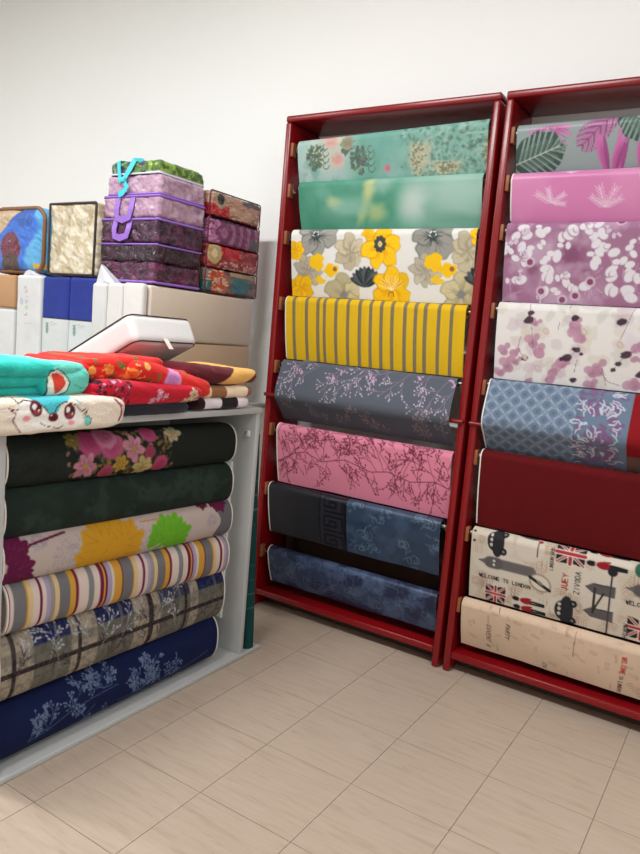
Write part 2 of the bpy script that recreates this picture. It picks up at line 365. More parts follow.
# ------------------------------------------------------------------ the two red display racks
ZB = {0: [2.304, 2.115, 1.895, 1.58, 1.272, .958, .655, .33], 1: [2.29, 2.106, 1.913, 1.60, 1.285, .99, .658, .342]}
RY = 1.288; RT = 2.42; TH = .032
def rack(x0, x1, k, label):
    t = thing('display_rack', ((x0+x1)/2, RY+.12, 0), label, 'display rack', 'red display racks along the wall')
    for a in (x0, x1-TH): MB().box((a, RY, 0), (a+TH, RY+.26, RT-.03), .009, 3).build('side_panel', M['lacquer'], t)
    MB().box((x0, RY, RT-.03), (x1, RY+.26, RT), .008, 3).build('top_panel', M['lacquer'], t)
    MB().box((x0+TH, RY+.004, .062), (x1-TH, RY+.26, .092), .004).build('bottom_shelf', M['lacquer'], t)
    MB().box((x0+TH, RY+.10, .0), (x1-TH, RY+.12, .062)).build('plinth', M['brownboard'], t)
    MB().box((x0+TH, RY+.245, .092), (x1-TH, RY+.26, .62)).build('back_board', M['brownboard'], t)
    MB().box((x0+TH+.03, RY+.20, .092), (x0+TH+.075, RY+.245, .62), .003).build('batten', M['brownboard'], t)
    MB().tube([(x0+.004, RY-.009, 1.093), (x1-.004, RY-.009, 1.093)], .009, 12).build('crossbar', M['lacquer'], t)
    for z in ZB[k]:
        zb = z-.052
        for a, b, e in ((x0+TH, x0+TH+.015, 0), (x1-TH-.007, x1-TH, 1)):
            br = MB().box((a, RY+.010+.012*e, zb-.018), (b, RY+.040, zb+.045-.012*e), .002).build('bracket_block', M['woodblock'], t)
            xi = b if a < (x0+x1)/2 else a; s = 1 if a < (x0+x1)/2 else -1
            MB().tube([(xi-s*.004, RY+.03, zb+.02), (xi+s*.004, RY+.03, zb+.022), (xi+s*.008, RY+.035, zb+.004), (xi+s*.012, RY+.04, zb+.010)], .0022, 6).build('hook', M['steel'], br)
    return t
rack(-.832, .219, 0, 'left dark red lacquered wall rack holding eight hanging fabric rolls')
rack(.240, 1.291, 1, 'right dark red lacquered wall rack, cut by the right picture edge')

def hung_profile(H, lean=.05, r=.030, bulge=.006, step=.0032):
    P = arc(r, PI*1.15, PI*.5, 16, 0, -r); back = resample(P, step)
    Q = arc(r, PI*.5, 0, 12, 0, -r); n = 40; L_ = H-r
    Q += [(r-lean*(k/n)**1.0+bulge*math.sin(PI*k/n), -r-L_*k/n) for k in range(1, n+1)]
    fr = resample(Q, step)
    prof = back[:-1]+fr; sb = arclen(back)[:-1]-arclen(back)[-1]; return prof, np.concatenate([sb, arclen(fr)]), fr
def ridge_profile(H, r=.022, step=.0032):
    P = arc(r, PI*1.15, PI*.5, 14, 0, -r); back = resample(P, step)
    Q = arc(r, PI*.5, PI*.12, 8, 0, -r)
    pts = [Q[-1], (.052, -.105), (.064, -.150), (.066, -.172), (.058, -.192), (.018, -.235), (-.035, -H)]
    # smooth through the points
    S = arclen(pts); q = np.linspace(0, S[-1], 60); xs = np.interp(q, S, [p[0] for p in pts]); zs = np.interp(q, S, [p[1] for p in pts])
    ker = np.ones(7)/7; xe = np.convolve(np.pad(xs, 3, 'edge'), ker, 'valid'); ze = np.convolve(np.pad(zs, 3, 'edge'), ker, 'valid'); xe[0], ze[0] = xs[0], zs[0]; xe[-1], ze[-1] = xs[-1], zs[-1]
    fr = resample(Q[:-1]+list(zip(xe, ze)), step)
    prof = back[:-1]+fr; return prof, np.concatenate([arclen(back)[:-1]-arclen(back)[-1], arclen(fr)]), fr

def wall_bolt(k, row, x0, x1, draw, base, label, gain=1.1, m='cloth', H=None, waves=.007, ridge=False, edge=0, lean=.05, tilt=0.0):
    z = ZB[k][row]; yc = RY+.030
    nxt = ZB[k][row+1] if row < 7 else None
    if H is None: H = z-nxt-.004 if nxt else .21
    r = .022 if ridge else .030
    prof, sv, fr = ridge_profile(H) if ridge else hung_profile(H, lean)
    t = thing('fabric_roll', ((x0+x1)/2, yc, z-r), label, 'fabric roll', 'fabric rolls hanging on the '+('right' if k else 'left')+' red rack')
    cv = Canvas(x1-x0, float(sv[-1])+.01, base)
    fs = arclen(fr); fz = np.array([p[1] for p in fr]); fd = np.array([p[0] for p in fr])
    def P(px, py):
        y = yc-r; p = on_y(px, py, y)
        for _ in range(3): p = on_y(px, py, yc-float(np.interp(z-p.z, -fz, fd)))
        s_ = float(np.interp(z-p.z, -fz, fs)); return (p.x-x0, s_ if z-p.z >= 0 else -(p.z-z))
    cv.P = P; cv.S = abs(P(x_mid_px(k)+5, 300)[0]-P(x_mid_px(k)-5, 300)[0])/10
    draw(cv)
    sheetobj, out = sheet(prof, x0, x1, (0, yc, z-tilt*x0), (1, 0, tilt), (0, -1, 0), cv, gain, M[m], t, waves=waves, seed=row+k*9, svals=sv)
    if edge: edge_band(out, 0, M['selv'], t, wd=.0035)
    rb = .80*r
    MB().ring((x0+.003, yc, z-r), (x1-.003, yc, z-r), r-.0035, r*.55, 24).build('wound_cloth', mat('wound_cloth', base if base[0]+base[1] > 60 else (40, 44, 50), .8, gain=gain*.8), t)
    MB().tube([(x0-.016, yc, z-r), (x1+.016, yc, z-r)], r*.34, 12).build('rod', M['steel'], t)
    return t
def x_mid_px(k): return 380 if k == 0 else 570

# ---------------------------------------------------------------- pattern painters
def rnd(seed): return random.Random(seed)
def sprig(c, u, v, ang, ln, col, bcol, r, depth=3, wd=.0022, buds=True, bs=.004):
    """slender twig with alternating side twigs and buds"""
    n = 5; p = [(u, v)]; a = ang; bend = r.uniform(-.10, .10)
    for k in range(n): a += bend+r.uniform(-.08, .08); p.append((p[-1][0]+math.cos(a)*ln/n, p[-1][1]+math.sin(a)*ln/n))
    c.line(p, wd, col, .9); sg = r.choice([-1, 1])
    if depth > 0:
        for k in range(1, n):
            sg = -sg
            if r.random() < .85: sprig(c, p[k][0], p[k][1], ang+sg*r.uniform(.35, .75), ln*r.uniform(.28, .5), col, bcol, r, depth-1, wd*.8, buds, bs)
    if buds:
        c.ell(p[-1][0], p[-1][1], bs, bs*.65, a, bcol, 1, .25)
        if depth == 0 and ln > .02: c.ell(p[3][0]+bs*.5, p[3][1], bs*.8, bs*.55, a+1, bcol, 1, .25)
def flower(c, u, v, R, n, col, sh, cen, r, al=1, w=.8):
    a0 = r.uniform(0, 6); col = np.array(col, float)
    for k in range(n):
        a = a0+2*PI*k/n+r.uniform(-.12, .12); q = R*r.uniform(.85, 1.1); tone = col*(1+r.uniform(-.06, .06))
        cu, cv = u+math.cos(a)*q*.56, v+math.sin(a)*q*.56; b = q*w*PI/n*.78
        c.ell(cu, cv, q*.52, b*1.07, a, np.array(sh)*.92, al*.8, .1, .15, k); c.ell(cu+q*.02, cv, q*.48, b*.95, a, tone, al, .12, .15, k)
        for d in (-.28, 0, .28): c.line([(u+math.cos(a)*q*.2, v+math.sin(a)*q*.2), (u+math.cos(a+d)*q*.8, v+math.sin(a+d)*q*.8)], .0014, sh, .5)
        c.ell(u+math.cos(a)*q*.3, v+math.sin(a)*q*.3, q*.26, q*.12, a, sh, al*.45, .5)
    if cen is not None: c.ell(u, v, R*.2, R*.2, 0, cen, 1, .3, .3, 3)
def rose(c, u, v, R, col, sh, r):
    for k in range(7): a = k*.9+r.random(); c.ell(u+math.cos(a)*R*.45, v+math.sin(a)*R*.4, R*.6, R*.45, a+1.5, [x+r.uniform(-10, 12) for x in col], .9, .2, .2, k)
    for k in range(4): c.ell(u+R*.05*k, v, R*(.6-.13*k), R*(.5-.11*k), k, sh if k % 2 == 0 else col, .45, .3)

def d_teal_roses(c):
    r = rnd(1); U = c.U/c.L
    c.full(.9*sstep(.55, .05, U+.2*(fbm(c.U, c.V, 9, 3)-.5)), (200, 212, 212)); c.mottle((168, 206, 194), 9, .45, .75, .7, 5); c.mottle((96, 158, 142), 14, .5, .8, .5, 8)
    c.full(.7*sstep(.25, .4, U)*sstep(.75, .45, U)*sstep(.42, .6, fbm(c.U, c.V, 6, 11)), (118, 178, 164))
    c.ell(*c.P(330, 150), .09, .08, 0, (206, 212, 192), .75, .5)
    sg = (104, 122, 106)
    for (x, y, s) in ((315, 158, 1.25), (359, 162, 1.3), (346, 148, .7)):
        u, v = c.P(x, y)
        for k in range(90): a = r.uniform(0, 6.3); q = r.random()**.6*.046*s; c.ell(u+q*math.cos(a)*.75, v+q*math.sin(a)*1.0, r.uniform(.005, .011), .006, a, [g+r.uniform(-18, 14) for g in sg], .85)
        for k in range(4):
            a0 = r.uniform(-1.2, .6); R_ = .016*s; cu, cv = u+.045*s, v-.035*s+.028*k; pts = [(cu+R_*(1-q*.07)*math.cos(a0+q*.6), cv+R_*(1-q*.07)*math.sin(a0+q*.6)) for q in range(9)]; c.line(pts, .0045, sg, .85)
    for (x, y, s) in ((332, 141, 1.15), (337, 161, 1.0), (326, 139, .7)): rose(c, *c.P(x, y), .040*s, (224, 190, 176), (208, 148, 138), r)
    rose(c, *c.P(347, 144), .036, (172, 162, 142), (128, 128, 110), r); rose(c, *c.P(387, 171), .020, (206, 150, 160), (180, 110, 130), r)
    for k in range(620):
        x = 386+r.random()**.75*108; y = 114+r.random()*66
        if x < 414 and y > 142: continue
        if x < 404 and r.random() < .5: continue
        c.ell(*c.P(x, y), r.uniform(.006, .016), r.uniform(.004, .009), r.uniform(0, 3), r.choice([(98, 136, 118), (116, 152, 136), (166, 202, 190), (180, 206, 196), (92, 124, 110), (140, 178, 162), (150, 190, 180)]), .6, .35)
    for (x, y, a, b) in ((418, 163, .05, .075), (445, 172, .065, .03), (488, 155, .018, .06)):
        u, v = c.P(x, y); c.ell(u, v, a, b, .1, (200, 198, 170), .85, .35, .3)
        for k in range(90): c.ell(u+r.gauss(0, a*.5), v+r.gauss(0, b*.5), .006, .004, 0, r.choice([(150, 140, 112), (214, 208, 180), (130, 136, 110)]), .8)
def d_teal(c):
    c.mottle((112, 172, 150), 7, .42, .75, .7, 2); c.mottle((52, 132, 106), 5, .5, .8, .5, 21)
    U = c.U/c.L; c.full(.8*sstep(.45, .85, U+.25*(fbm(c.U, c.V, 5, 4)-.5)), (158, 196, 182))
    for (x, y, a, b, rt, col, al) in ((369, 188, .028, .06, .25, (208, 210, 146), .9), (334, 203, .04, .024, .1, (200, 208, 150), .85), (362, 214, .02, .055, .4, (200, 206, 140), .7), (376, 212, .05, .032, 0, (190, 204, 140), .75),
                                  (348, 208, .11, .04, 0, (150, 194, 176), .75), (322, 192, .04, .03, .2, (130, 182, 164), .5), (413, 203, .055, .075, .3, (196, 214, 204), .95), (383, 183, .05, .035, 0, (170, 202, 188), .7), (455, 190, .13, .08, 0, (184, 212, 200), .6), (340, 222, .12, .03, .2, (98, 156, 134), .6), (470, 222, .12, .03, .1, (96, 152, 132), .6)):
        c.ell(*c.P(x, y), a, b, rt, col, al, .75, .18, int(x))
def d_bigflowers(c):
    r = rnd(5); gr, bg, ye, dk = (156, 154, 146), (196, 184, 156), (242, 192, 26), (62, 68, 70)
    def fl(x, y, R, n, col, sh, cen, w=1.0): u, v = c.P(x, y); flower(c, u, v, R*c.S, n, col, sh, cen, r, 1, w)
    for dx in (0, 117):
        for (x, y, R, n, col, sh, cen) in ((316, 236, 19, 5, gr, (96, 98, 94), dk), (351, 252, 15, 7, bg, (158, 148, 124), None), (308, 270, 14, 8, (188, 178, 160), (150, 142, 122), None), (344, 294, 18, 5, (196, 184, 146), (158, 148, 112), (132, 132, 136))): fl(x+dx, y, R, n, col, sh, cen, 1.1 if n > 5 else .95)
        for k in range(6): u, v = c.P(351+dx, 262); c.line([(u, v), (u+math.cos(-2.5+k*.38)*12*c.S, v+math.sin(-2.5+k*.38)*13*c.S)], .002, (150, 140, 116), .8)
        for k in range(6): u, v = c.P(309+dx, 280); c.line([(u, v), (u+math.cos(-2.6+k*.4)*13*c.S, v+math.sin(-2.6+k*.4)*13*c.S)], .002, (150, 142, 122), .8)
        c.ell(*c.P(317+dx, 262), 7*c.S, 7*c.S, 0, ye, 1, .1, .25, 2); c.ell(*c.P(331+dx, 270), 7*c.S, 6*c.S, 0, ye, 1, .1, .2, 4); c.ell(*c.P(320+dx, 280), 6*c.S, 3.5*c.S, .3, ye, .9, .1, .3, 5); c.ell(*c.P(335+dx, 269), 2.2*c.S, 2*c.S, .3, (150, 90, 50), .9, .2)
        for k in range(9):
            u, v = c.P(366+dx, 286); a = -2.75+k*.27; c.petal(u, v, a, 17*c.S, 6*c.S, (dk, (84, 92, 92), (46, 52, 56))[k % 3], 1); c.line([(u, v), (u+math.cos(a)*14*c.S, v+math.sin(a)*14*c.S)], .002, (128, 134, 134), .7)
        u, v = c.P(316+dx, 234); c.line([(u-.016, v+.006), (u-.010, v-.012), (u+.012, v-.010), (u+.014, v+.006), (u-.004, v+.012), (u-.016, v+.006)], .005, (225, 230, 226))
        for k in range(7): u, v = c.P(316+dx, 236); a = k*.9; c.line([(u, v), (u+math.cos(a)*8*c.S, v+math.sin(a)*8*c.S)], .006, (70, 84, 82), .7)
    for (x, y, R) in ((380, 247, 18), (391, 288, 18), (296, 250, 9), (301, 288, 13), (368, 232, 6), (481, 236, 9)):
        fl(x, y, R, 6, ye, (226, 150, 12), None, 1.0)
    for k in range(9): u, v = c.P(380, 244); a = k*.7; c.ell(u+4*c.S*math.cos(a), v+5*c.S*math.sin(a), .012, .010, a, dk, .95)
    u, v = c.P(380, 244); c.line([(u-.01, v), (u, v-.01), (u+.01, v), (u, v+.01), (u-.01, v)], .003, (225, 228, 224)); 
    for k in range(10): a = -2.8+k*.26; u, v = c.P(391, 290); c.line([(u, v), (u+math.cos(a)*13*c.S, v+math.sin(a)*13*c.S)], .003, (252, 236, 190), .8)
    u, v = c.P(391, 296); c.line([(u-.014, v), (u-.008, v-.02), (u+.008, v-.02), (u+.012, v)], .004, (110, 84, 40))
def d_yellow_stripe(c):
    c.full(.35*sstep(.4, .7, fbm(c.U*8, c.V, 9, 3)), (222, 178, 30))
    xs = [294, 306.5, 318, 324.5, 336, 348, 360, 371, 382, 393, 406, 417, 427, 441, 454]
    for i, x in enumerate(xs):
        u = c.P(x, 305 if i else 310)[0]; s = (abs(c.U-u) < .0085).astype(float); c.full(s*.92, (122, 112, 98)); c.full((abs(c.U-u) < .0015)*.3, (150, 138, 118))
    c.full(((np.sin(c.U*900)*np.sin(c.V*900)) > .55)*.12, (250, 215, 90))
def d_grey_blossom(c):
    r = rnd(9)
    for (x, y, a, l) in ((306, 362, 2.3, .17), (326, 364, 2.5, .15), (352, 366, 2.2, .20), (374, 368, 1.9, .15), (378, 368, 2.6, .24), (412, 374, 2.4, .18), (434, 374, 2.0, .15), (456, 378, 2.45, .24), (462, 382, 2.0, .18), (400, 370, 2.5, .14), (300, 362, 1.7, .14),
                         (306, 420, -2.2, .14), (330, 428, -2.1, .14), (346, 430, -1.5, .13), (380, 440, -1.9, .17), (392, 436, -2.2, .13), (430, 450, -1.9, .18), (424, 446, -1.4, .13), (448, 450, -1.9, .14)):
        up = y < 400; sprig(c, *c.P(x, y), a, l, (158, 138, 160) if up else (142, 130, 130), (222, 206, 226) if up else (176, 152, 162), r, 2, .0024, True, .0044)
    for (x, y) in ((298, 368), (302, 372), (368, 376), (374, 380), (420, 380), (458, 386), (452, 384), (344, 372), (332, 378)):
        u, v = c.P(x, y); [c.ell(u+r.gauss(0, .011), v+r.gauss(0, .008), .007, .004, r.random()*3, (216, 170, 208), .9) for _ in range(6)]
def d_pink_branch(c):
    r = rnd(12); co, bc = (104, 46, 62), (112, 42, 62)
    stem = [c.P(*p) for p in ((280, 460), (293, 453), (305, 452), (322, 462), (345, 460), (370, 472), (388, 472), (410, 482), (435, 482), (454, 492))]; c.line(stem, .0042, co, .9)
    for k in range(30):
        i = k*(len(stem)-1)//30; t = r.random(); u = stem[i][0]*(1-t)+stem[i+1][0]*t; v = stem[i][1]*(1-t)+stem[i+1][1]*t; up = k % 2
        sprig(c, u, v, (r.uniform(-2.5, -.7) if up else r.uniform(.7, 2.4)), r.uniform(.14, .24) if up else r.uniform(.08, .15), co, bc, r, 2 if up else 1, .0026, True, .0052)
    for k in range(64): sprig(c, r.random()*c.L, r.uniform(.03, .31), r.uniform(-2.6, -.5), r.uniform(.05, .09), co, bc, r, 1, .002, True, .0046)
def greek(c, x0, y0, h, col):
    pass
def d_navy_greek(c):
    a = c.P(320, 500)[0]; b = c.P(346, 505)[0]
    c.full((c.U > b)*1.0, (66, 88, 118)); w = (c.U > b)
    c.full(w*.6*sstep(.45, .7, fbm(c.U, c.V, 12, 3)), (92, 120, 152)); c.full(w*.5*sstep(.5, .75, fbm(c.U, c.V, 15, 9)), (46, 66, 94))
    c.full(((c.U > a-.004) & (c.U < b))*1.0, (52, 54, 66))
    for q, wd in ((a-.002, .007), (b-.004, .014)): c.full((abs(c.U-q) < wd/2)*1.0, (14, 18, 38))
    W = b-a-.034; x0 = a+.014; r = rnd(3)
    for k in range(4):
        y = .012+k*.098; f = lambda p: (x0+p[0]*W, y+p[1]*.085)
        c.line([f(p) for p in ((1, 1.02), (1, .12), (.1, .12), (.1, .72), (.68, .72), (.68, .4), (.38, .4), (.38, .52))], .011, (12, 14, 24), .95)
        c.line([f(p) for p in ((1, 1.0), (.1, 1.0))], .011, (12, 14, 24), .95)
    for (x, y, s) in ((356, 505, 1), (375, 520, 1), (362, 535, 1.1), (358, 548, 1), (400, 545, 1.1), (425, 525, 1.5), (420, 516, 1.2), (410, 560, 1.2), (435, 545, 1.2), (385, 512, .7), (372, 548, 1)):
        u, v = c.P(x, y)
        for q in range(3):
            a0 = r.uniform(0, 6); R = .026*s*r.uniform(.6, 1.1); pts = [(u+R*math.cos(a0+k*.55)*(1-k*.085)+.014*q, v+R*math.sin(a0+k*.55)*(1-k*.085)) for k in range(10)]; c.line(pts, .0038, (140, 168, 192), .6)
        for q in range(6): c.petal(u+r.uniform(-.03, .03), v+r.uniform(-.03, .03), r.uniform(0, 6), .03*s, .008, (124, 152, 180), .5)
def d_blue_damask(c):
    r = rnd(31); c.mottle((92, 112, 146), 16, .42, .62, .7, 3); c.mottle((30, 40, 72), 14, .5, .66, .75, 13)
    for k in range(120):
        u, v = r.random()*c.L, r.random()*.2; R = r.uniform(.012, .034); a0 = r.uniform(0, 6)
        c.line([(u+R*math.cos(a0+q*.5)*(1-q*.07), v+R*math.sin(a0+q*.5)*(1-q*.07)) for q in range(8)], .006, r.choice([(104, 126, 158), (36, 48, 84), (110, 130, 160), (34, 44, 78)]), .35)
def monstera(c, u, v, R, ang, r):
    ca, sa = math.cos(ang), math.sin(ang); F = lambda x, y: (u+ca*x*R-sa*y*R, v+sa*x*R+ca*y*R)
    pts = [F(math.cos(t)*(1+.05*math.sin(7*t)), math.sin(t)*.86*(1+.05*math.cos(9*t))) for t in np.linspace(0, 2*PI, 40)]; c.poly(pts, (64, 88, 80))
    for k in range(8):
        x0 = -.85+k*.22; st = F(x0, 0)
        for sg in (-1, 1):
            ed = math.sqrt(max(.05, 1-min(1, abs(x0+.45))**2)); tip = F(min(.95, x0+.50), sg*.80*ed); mid = F(x0+.26, sg*.40*ed)
            c.line([st, mid, tip], .006, (150, 172, 164), .9, .010); c.line([F(x0+.12, sg*.08), F(x0+.40, sg*.46*ed)], .010, (112, 138, 128), .55)
            e1 = F(x0+.62, sg*1.02*ed); c.line([F(x0+.40, sg*.62*ed), e1], .004, (158, 172, 172), .9, .012)
    c.line([F(-1.15, 0), F(.85, 0)], .0045, (196, 206, 196))
def frond(c, u, v, ang, ln, n, wd, col, sh, spread=.9):
    for k in range(n):
        t = k/(n-1); bu, bv = u+math.cos(ang)*ln*t, v+math.sin(ang)*ln*t; q = ln*.42*math.sin(PI*(.2+.72*t))
        for sg in (-1, 1): c.line([(bu, bv), (bu+math.cos(ang+sg*spread)*q*.5, bv+math.sin(ang+sg*spread)*q*.5), (bu+math.cos(ang+sg*spread*.85)*q, bv+math.sin(ang+sg*spread*.85)*q)], wd, col if k % 2 else sh, .95, wd*.3)
    c.line([(u, v), (u+math.cos(ang)*ln, v+math.sin(ang)*ln)], .003, sh)
def d_monstera(c):
    r = rnd(2); pk, ps = (200, 112, 172), (160, 74, 136)
    c.mottle((144, 162, 162), 4, .4, .7, .4, 3)
    for (a, l) in ((2.9, .08), (2.5, .07), (.35, .10), (.75, .10), (.05, .09)): c.petal(*c.P(548, 127), a, l, .018, (214, 132, 184), .95, ps)
    for (a, l) in ((2.7, .07), (.55, .09), (.2, .08)): c.line([c.P(548, 127), (c.P(548, 127)[0]+math.cos(a)*l, c.P(548, 127)[1]+math.sin(a)*l)], .003, ps, .8)
    monstera(c, *c.P(539, 155), .098, -.35, r)
    frond(c, *c.P(628, 108), 2.35, .20, 15, .0075, pk, ps, .75)
    for (x, y, a, l) in ((607, 170, -1.85, .13), (620, 172, -1.55, .18), (641, 172, -1.6, .19), (614, 172, -1.35, .13), (660, 172, -1.4, .16)): c.petal(*c.P(x, y), a, l, .040, (212, 120, 180), 1, ps); c.petal(*c.P(x+2, y), a+.08, l*.9, .016, (158, 72, 134), .8)
    monstera(c, *c.P(641, 118), .085, .9, r)
def d_pink_fern(c):
    c.mottle((222, 132, 186), 3.2, .42, .62, .8, 8); c.mottle((238, 172, 210), 3, .55, .8, .5, 3)
    for (x, y, a, s) in ((552, 203, -.6, .8), (552, 203, -1.9, .8), (552, 203, -2.6, 1), (552, 203, .1, .7), (605, 207, -1.9, 1.1), (605, 207, -1.1, 1.1), (605, 207, -2.5, .9), (605, 207, -.5, .9), (571, 173, -.8, 1), (571, 173, -2.2, .8), (640, 176, -1, 1)):
        u, v = c.P(x, y)
        for k in range(5): t = .014*k*s; [c.line([(u+math.cos(a)*t, v+math.sin(a)*t), (u+math.cos(a)*t+math.cos(a+q)*.026*s, v+math.sin(a)*t+math.sin(a+q)*.026*s)], .0036, (244, 208, 230), .8) for q in (-.5, .5)]
        c.line([(u, v), (u+math.cos(a)*.075*s, v+math.sin(a)*.075*s)], .0036, (246, 216, 234), .9)
def leafy(c, pts, col, sh, r, sz=.02, stem=None):
    if stem: c.line(pts, .002, stem, .7)
    for i in range(len(pts)-1):
        for q in range(3):
            t = q/3; u = pts[i][0]*(1-t)+pts[i+1][0]*t; v = pts[i][1]*(1-t)+pts[i+1][1]*t
            a = math.atan2(pts[i+1][1]-pts[i][1], pts[i+1][0]-pts[i][0])+r.choice([-1, 1])*r.uniform(.4, 1.5); k = sz*r.uniform(.6, 1.35)
            c.petal(u-.001, v+.002, a, k*1.45, k*1.15, sh, .85); c.petal(u+.001, v, a, k*1.35, k*1.0, col, 1)
def d_mauve_leaf(c):
    r = rnd(4); c.mottle((188, 158, 180), 6, .42, .7, .9, 3); c.mottle((124, 70, 100), 7, .55, .75, .8, 9); c.mottle((204, 184, 200), 10, .6, .8, .6, 19)
    for k in range(60): c.ell(r.random()*c.L, r.random()*.34, r.uniform(.01, .025), r.uniform(.008, .015), r.random()*3, (196, 168, 188), .35, .4)
    W = (224, 218, 224)
    for tr in (((518, 228), (524, 242), (528, 256), (514, 262)), ((536, 226), (545, 236), (534, 248), (524, 252)), ((562, 232), (573, 238), (558, 250), (547, 262), (545, 272)), ((540, 270), (556, 275), (568, 280)), ((600, 224), (598, 240), (594, 254), (592, 262)), ((505, 236), (510, 255)),
               ((507, 278), (520, 284)), ((572, 284), (582, 290)), ((614, 262), (630, 268), (640, 276)), ((636, 240), (628, 256)), ((606, 280), (620, 290), (626, 298)), ((600, 240), (612, 262), (618, 276)), ((640, 225), (660, 240), (680, 250)), ((660, 270), (690, 290)), ((690, 240), (720, 260), (730, 290)), ((570, 225), (585, 230), (600, 226)), ((546, 286), (558, 298))):
        leafy(c, [c.P(*p) for p in tr], W, (168, 130, 156), r, .027, (214, 196, 210))
    for k in range(26): u, v = r.random()*c.L, r.uniform(.02, .33); a = r.uniform(0, 6); leafy(c, [(u, v), (u+.03*math.cos(a), v+.03*math.sin(a))], (208, 192, 206), (150, 108, 138), r, .014, (206, 182, 200))
    for (x, y) in ((541, 291), (622, 222), (590, 282), (575, 296), (562, 300), (530, 262)):
        u, v = c.P(x, y); c.ell(u, v, .020, .020, 0, (214, 190, 206), .8); c.ell(u, v, .012, .012, 0, (128, 64, 96), .9)
    for k in range(40): u, v = r.random()*c.L, r.uniform(.18, .34); a = r.uniform(-2, 2); c.line([(u, v), (u+.03*math.cos(a), v+.03*math.sin(a))], .0018, (214, 190, 206), .7)
def d_white_berry(c):
    r = rnd(8); c.mottle((206, 200, 190), 7, .5, .75, .7, 3); c.mottle((216, 204, 216), 6, .55, .75, .7, 13)
    for k in range(80): c.ell(r.random()*c.L, r.random()*.33, r.uniform(.014, .036), r.uniform(.014, .028), r.random()*3, r.choice([(196, 196, 184), (206, 188, 190), (210, 200, 184), (200, 180, 192)]), .45, .2, .2, k)
    mv = (182, 136, 158); dk = (70, 48, 62)
    for (x, y, s) in ((533, 340, 1.1), (538, 350, 1.2), (504, 348, 1), (514, 352, .9), (508, 363, 1.2), (516, 360, .8), (573, 330, 1.2), (580, 338, 1), (575, 322, .9), (560, 366, 1.3), (552, 374, 1), (549, 380, .9), (562, 362, .9), (598, 366, 1.2), (592, 371, 1), (590, 384, 1), (636, 348, 1), (632, 386, 1.2), (636, 362, .7), (536, 322, .7), (500, 372, .9), (528, 388, .7)):
        u, v = c.P(x, y); c.petal(u-.015, v, r.uniform(-1, 1), .038*s, .034*s, mv, .9, (150, 100, 130)); c.petal(u, v-.010, r.uniform(1, 3), .032*s, .030*s, [g+12 for g in mv], .85); c.petal(u+.008, v, r.uniform(-2, 0), .026*s, .024*s, mv, .8)
    for (x, y, s) in ((529, 320, 1.2), (531, 313, .8), (575, 318, .9), (622, 322, 1.1), (567, 358, 1.2), (562, 359, .7), (577, 350, .8), (626, 355, 1.2), (618, 364, .7), (613, 370, .6), (573, 380, .8), (525, 358, .8), (574, 349, .6), (640, 375, 1), (581, 354, .5)): c.ell(*c.P(x, y), *[q*s for q in (.016, .012)], -.3, dk, .95, .2, .15, int(x))
    for tr in (((531, 304), (532, 330), (533, 350)), ((524, 358), (518, 348), (521, 336)), ((626, 355), (618, 364), (611, 372)), ((600, 372), (608, 382), (620, 386)), ((602, 368), (606, 386)), ((567, 358), (575, 352), (580, 348)), ((558, 330), (560, 322)), ((636, 350), (626, 356)), ((638, 308), (625, 330), (620, 340)), ((574, 372), (577, 360)), ((572, 304), (570, 310))): c.line([c.P(*p) for p in tr], .002, (110, 90, 100), .8)
    for (x, y) in ((620, 345), (546, 331), (525, 357), (538, 368), (584, 332)): u, v = c.P(x, y); c.ell(u, v, .014, .011, 1, (176, 150, 140), .6); c.ell(u, v, .011, .008, 1, (220, 208, 196), .8)
def d_blue_red(c):
    r = rnd(6); b1 = c.P(579, 400)[0]; b2 = c.P(634, 400)[0]; lt = (172, 188, 204)
    c.full((c.V > .19)*.0, (0, 0, 0))
    p = .062; A = (c.U+c.V)/p; B = (c.U-c.V)/p; w = c.U < b1
    la = np.abs(A-np.round(A)); lb = np.abs(B-np.round(B)); c.full(w*.25, (122, 140, 164))
    ca = np.hypot(A-np.floor(A)-.5, B-np.floor(B)-.5)
    c.full(w*(np.minimum(la, lb) < .07)*.6, lt); c.full(w*(np.abs(ca-.44) < .045)*.5, lt); c.full(w*(np.maximum(np.abs(A-np.floor(A)-.5), np.abs(B-np.floor(B)-.5)) < .13)*.5, (84, 102, 132))
    c.full(((c.U > b1) & (c.U < b2))*1.0, (116, 134, 158)); c.full(((c.U > b1) & (c.U < b1+.012))*.5, (96, 110, 136))
    mid = c.P(601, 405)[0]
    for v0 in (.0, .10, .20, .29):
        for k in range(34):
            a = r.uniform(0, 6.3); R = .075*r.random()**.5; u, v = mid+R*math.cos(a)*.9, v0+.04+R*math.sin(a)*.75
            c.petal(u, v, a+r.uniform(-.5, .5), .034, .014, (134, 100, 142), .85)
        for k in range(30):
            a = r.uniform(0, 6.3); R = .085*r.uniform(.45, 1); u, v = mid+R*math.cos(a)*.9, v0+.04+R*math.sin(a)*.75; b = a+r.choice([-1, 1])*r.uniform(.4, 1.2)
            c.line([(u, v), (u+.018*math.cos(a), v+.018*math.sin(a)), (u+.018*math.cos(a)+.014*math.cos(b), v+.018*math.sin(a)+.014*math.sin(b))], .0048, (212, 218, 230), .9)
    c.full((c.U > b2)*1.0, (150, 20, 28)); c.full((c.U > b2)*(c.V > .27)*.9, (116, 96, 92)); c.full((c.U > c.P(640, 400)[0]+.25)*1.0, (122, 140, 164))
def d_red_plain(c): c.full(.2*(np.sin(c.U*1500) > .3), (140, 14, 20)); c.mottle((126, 12, 18), 3, .4, .7, .4, 5)
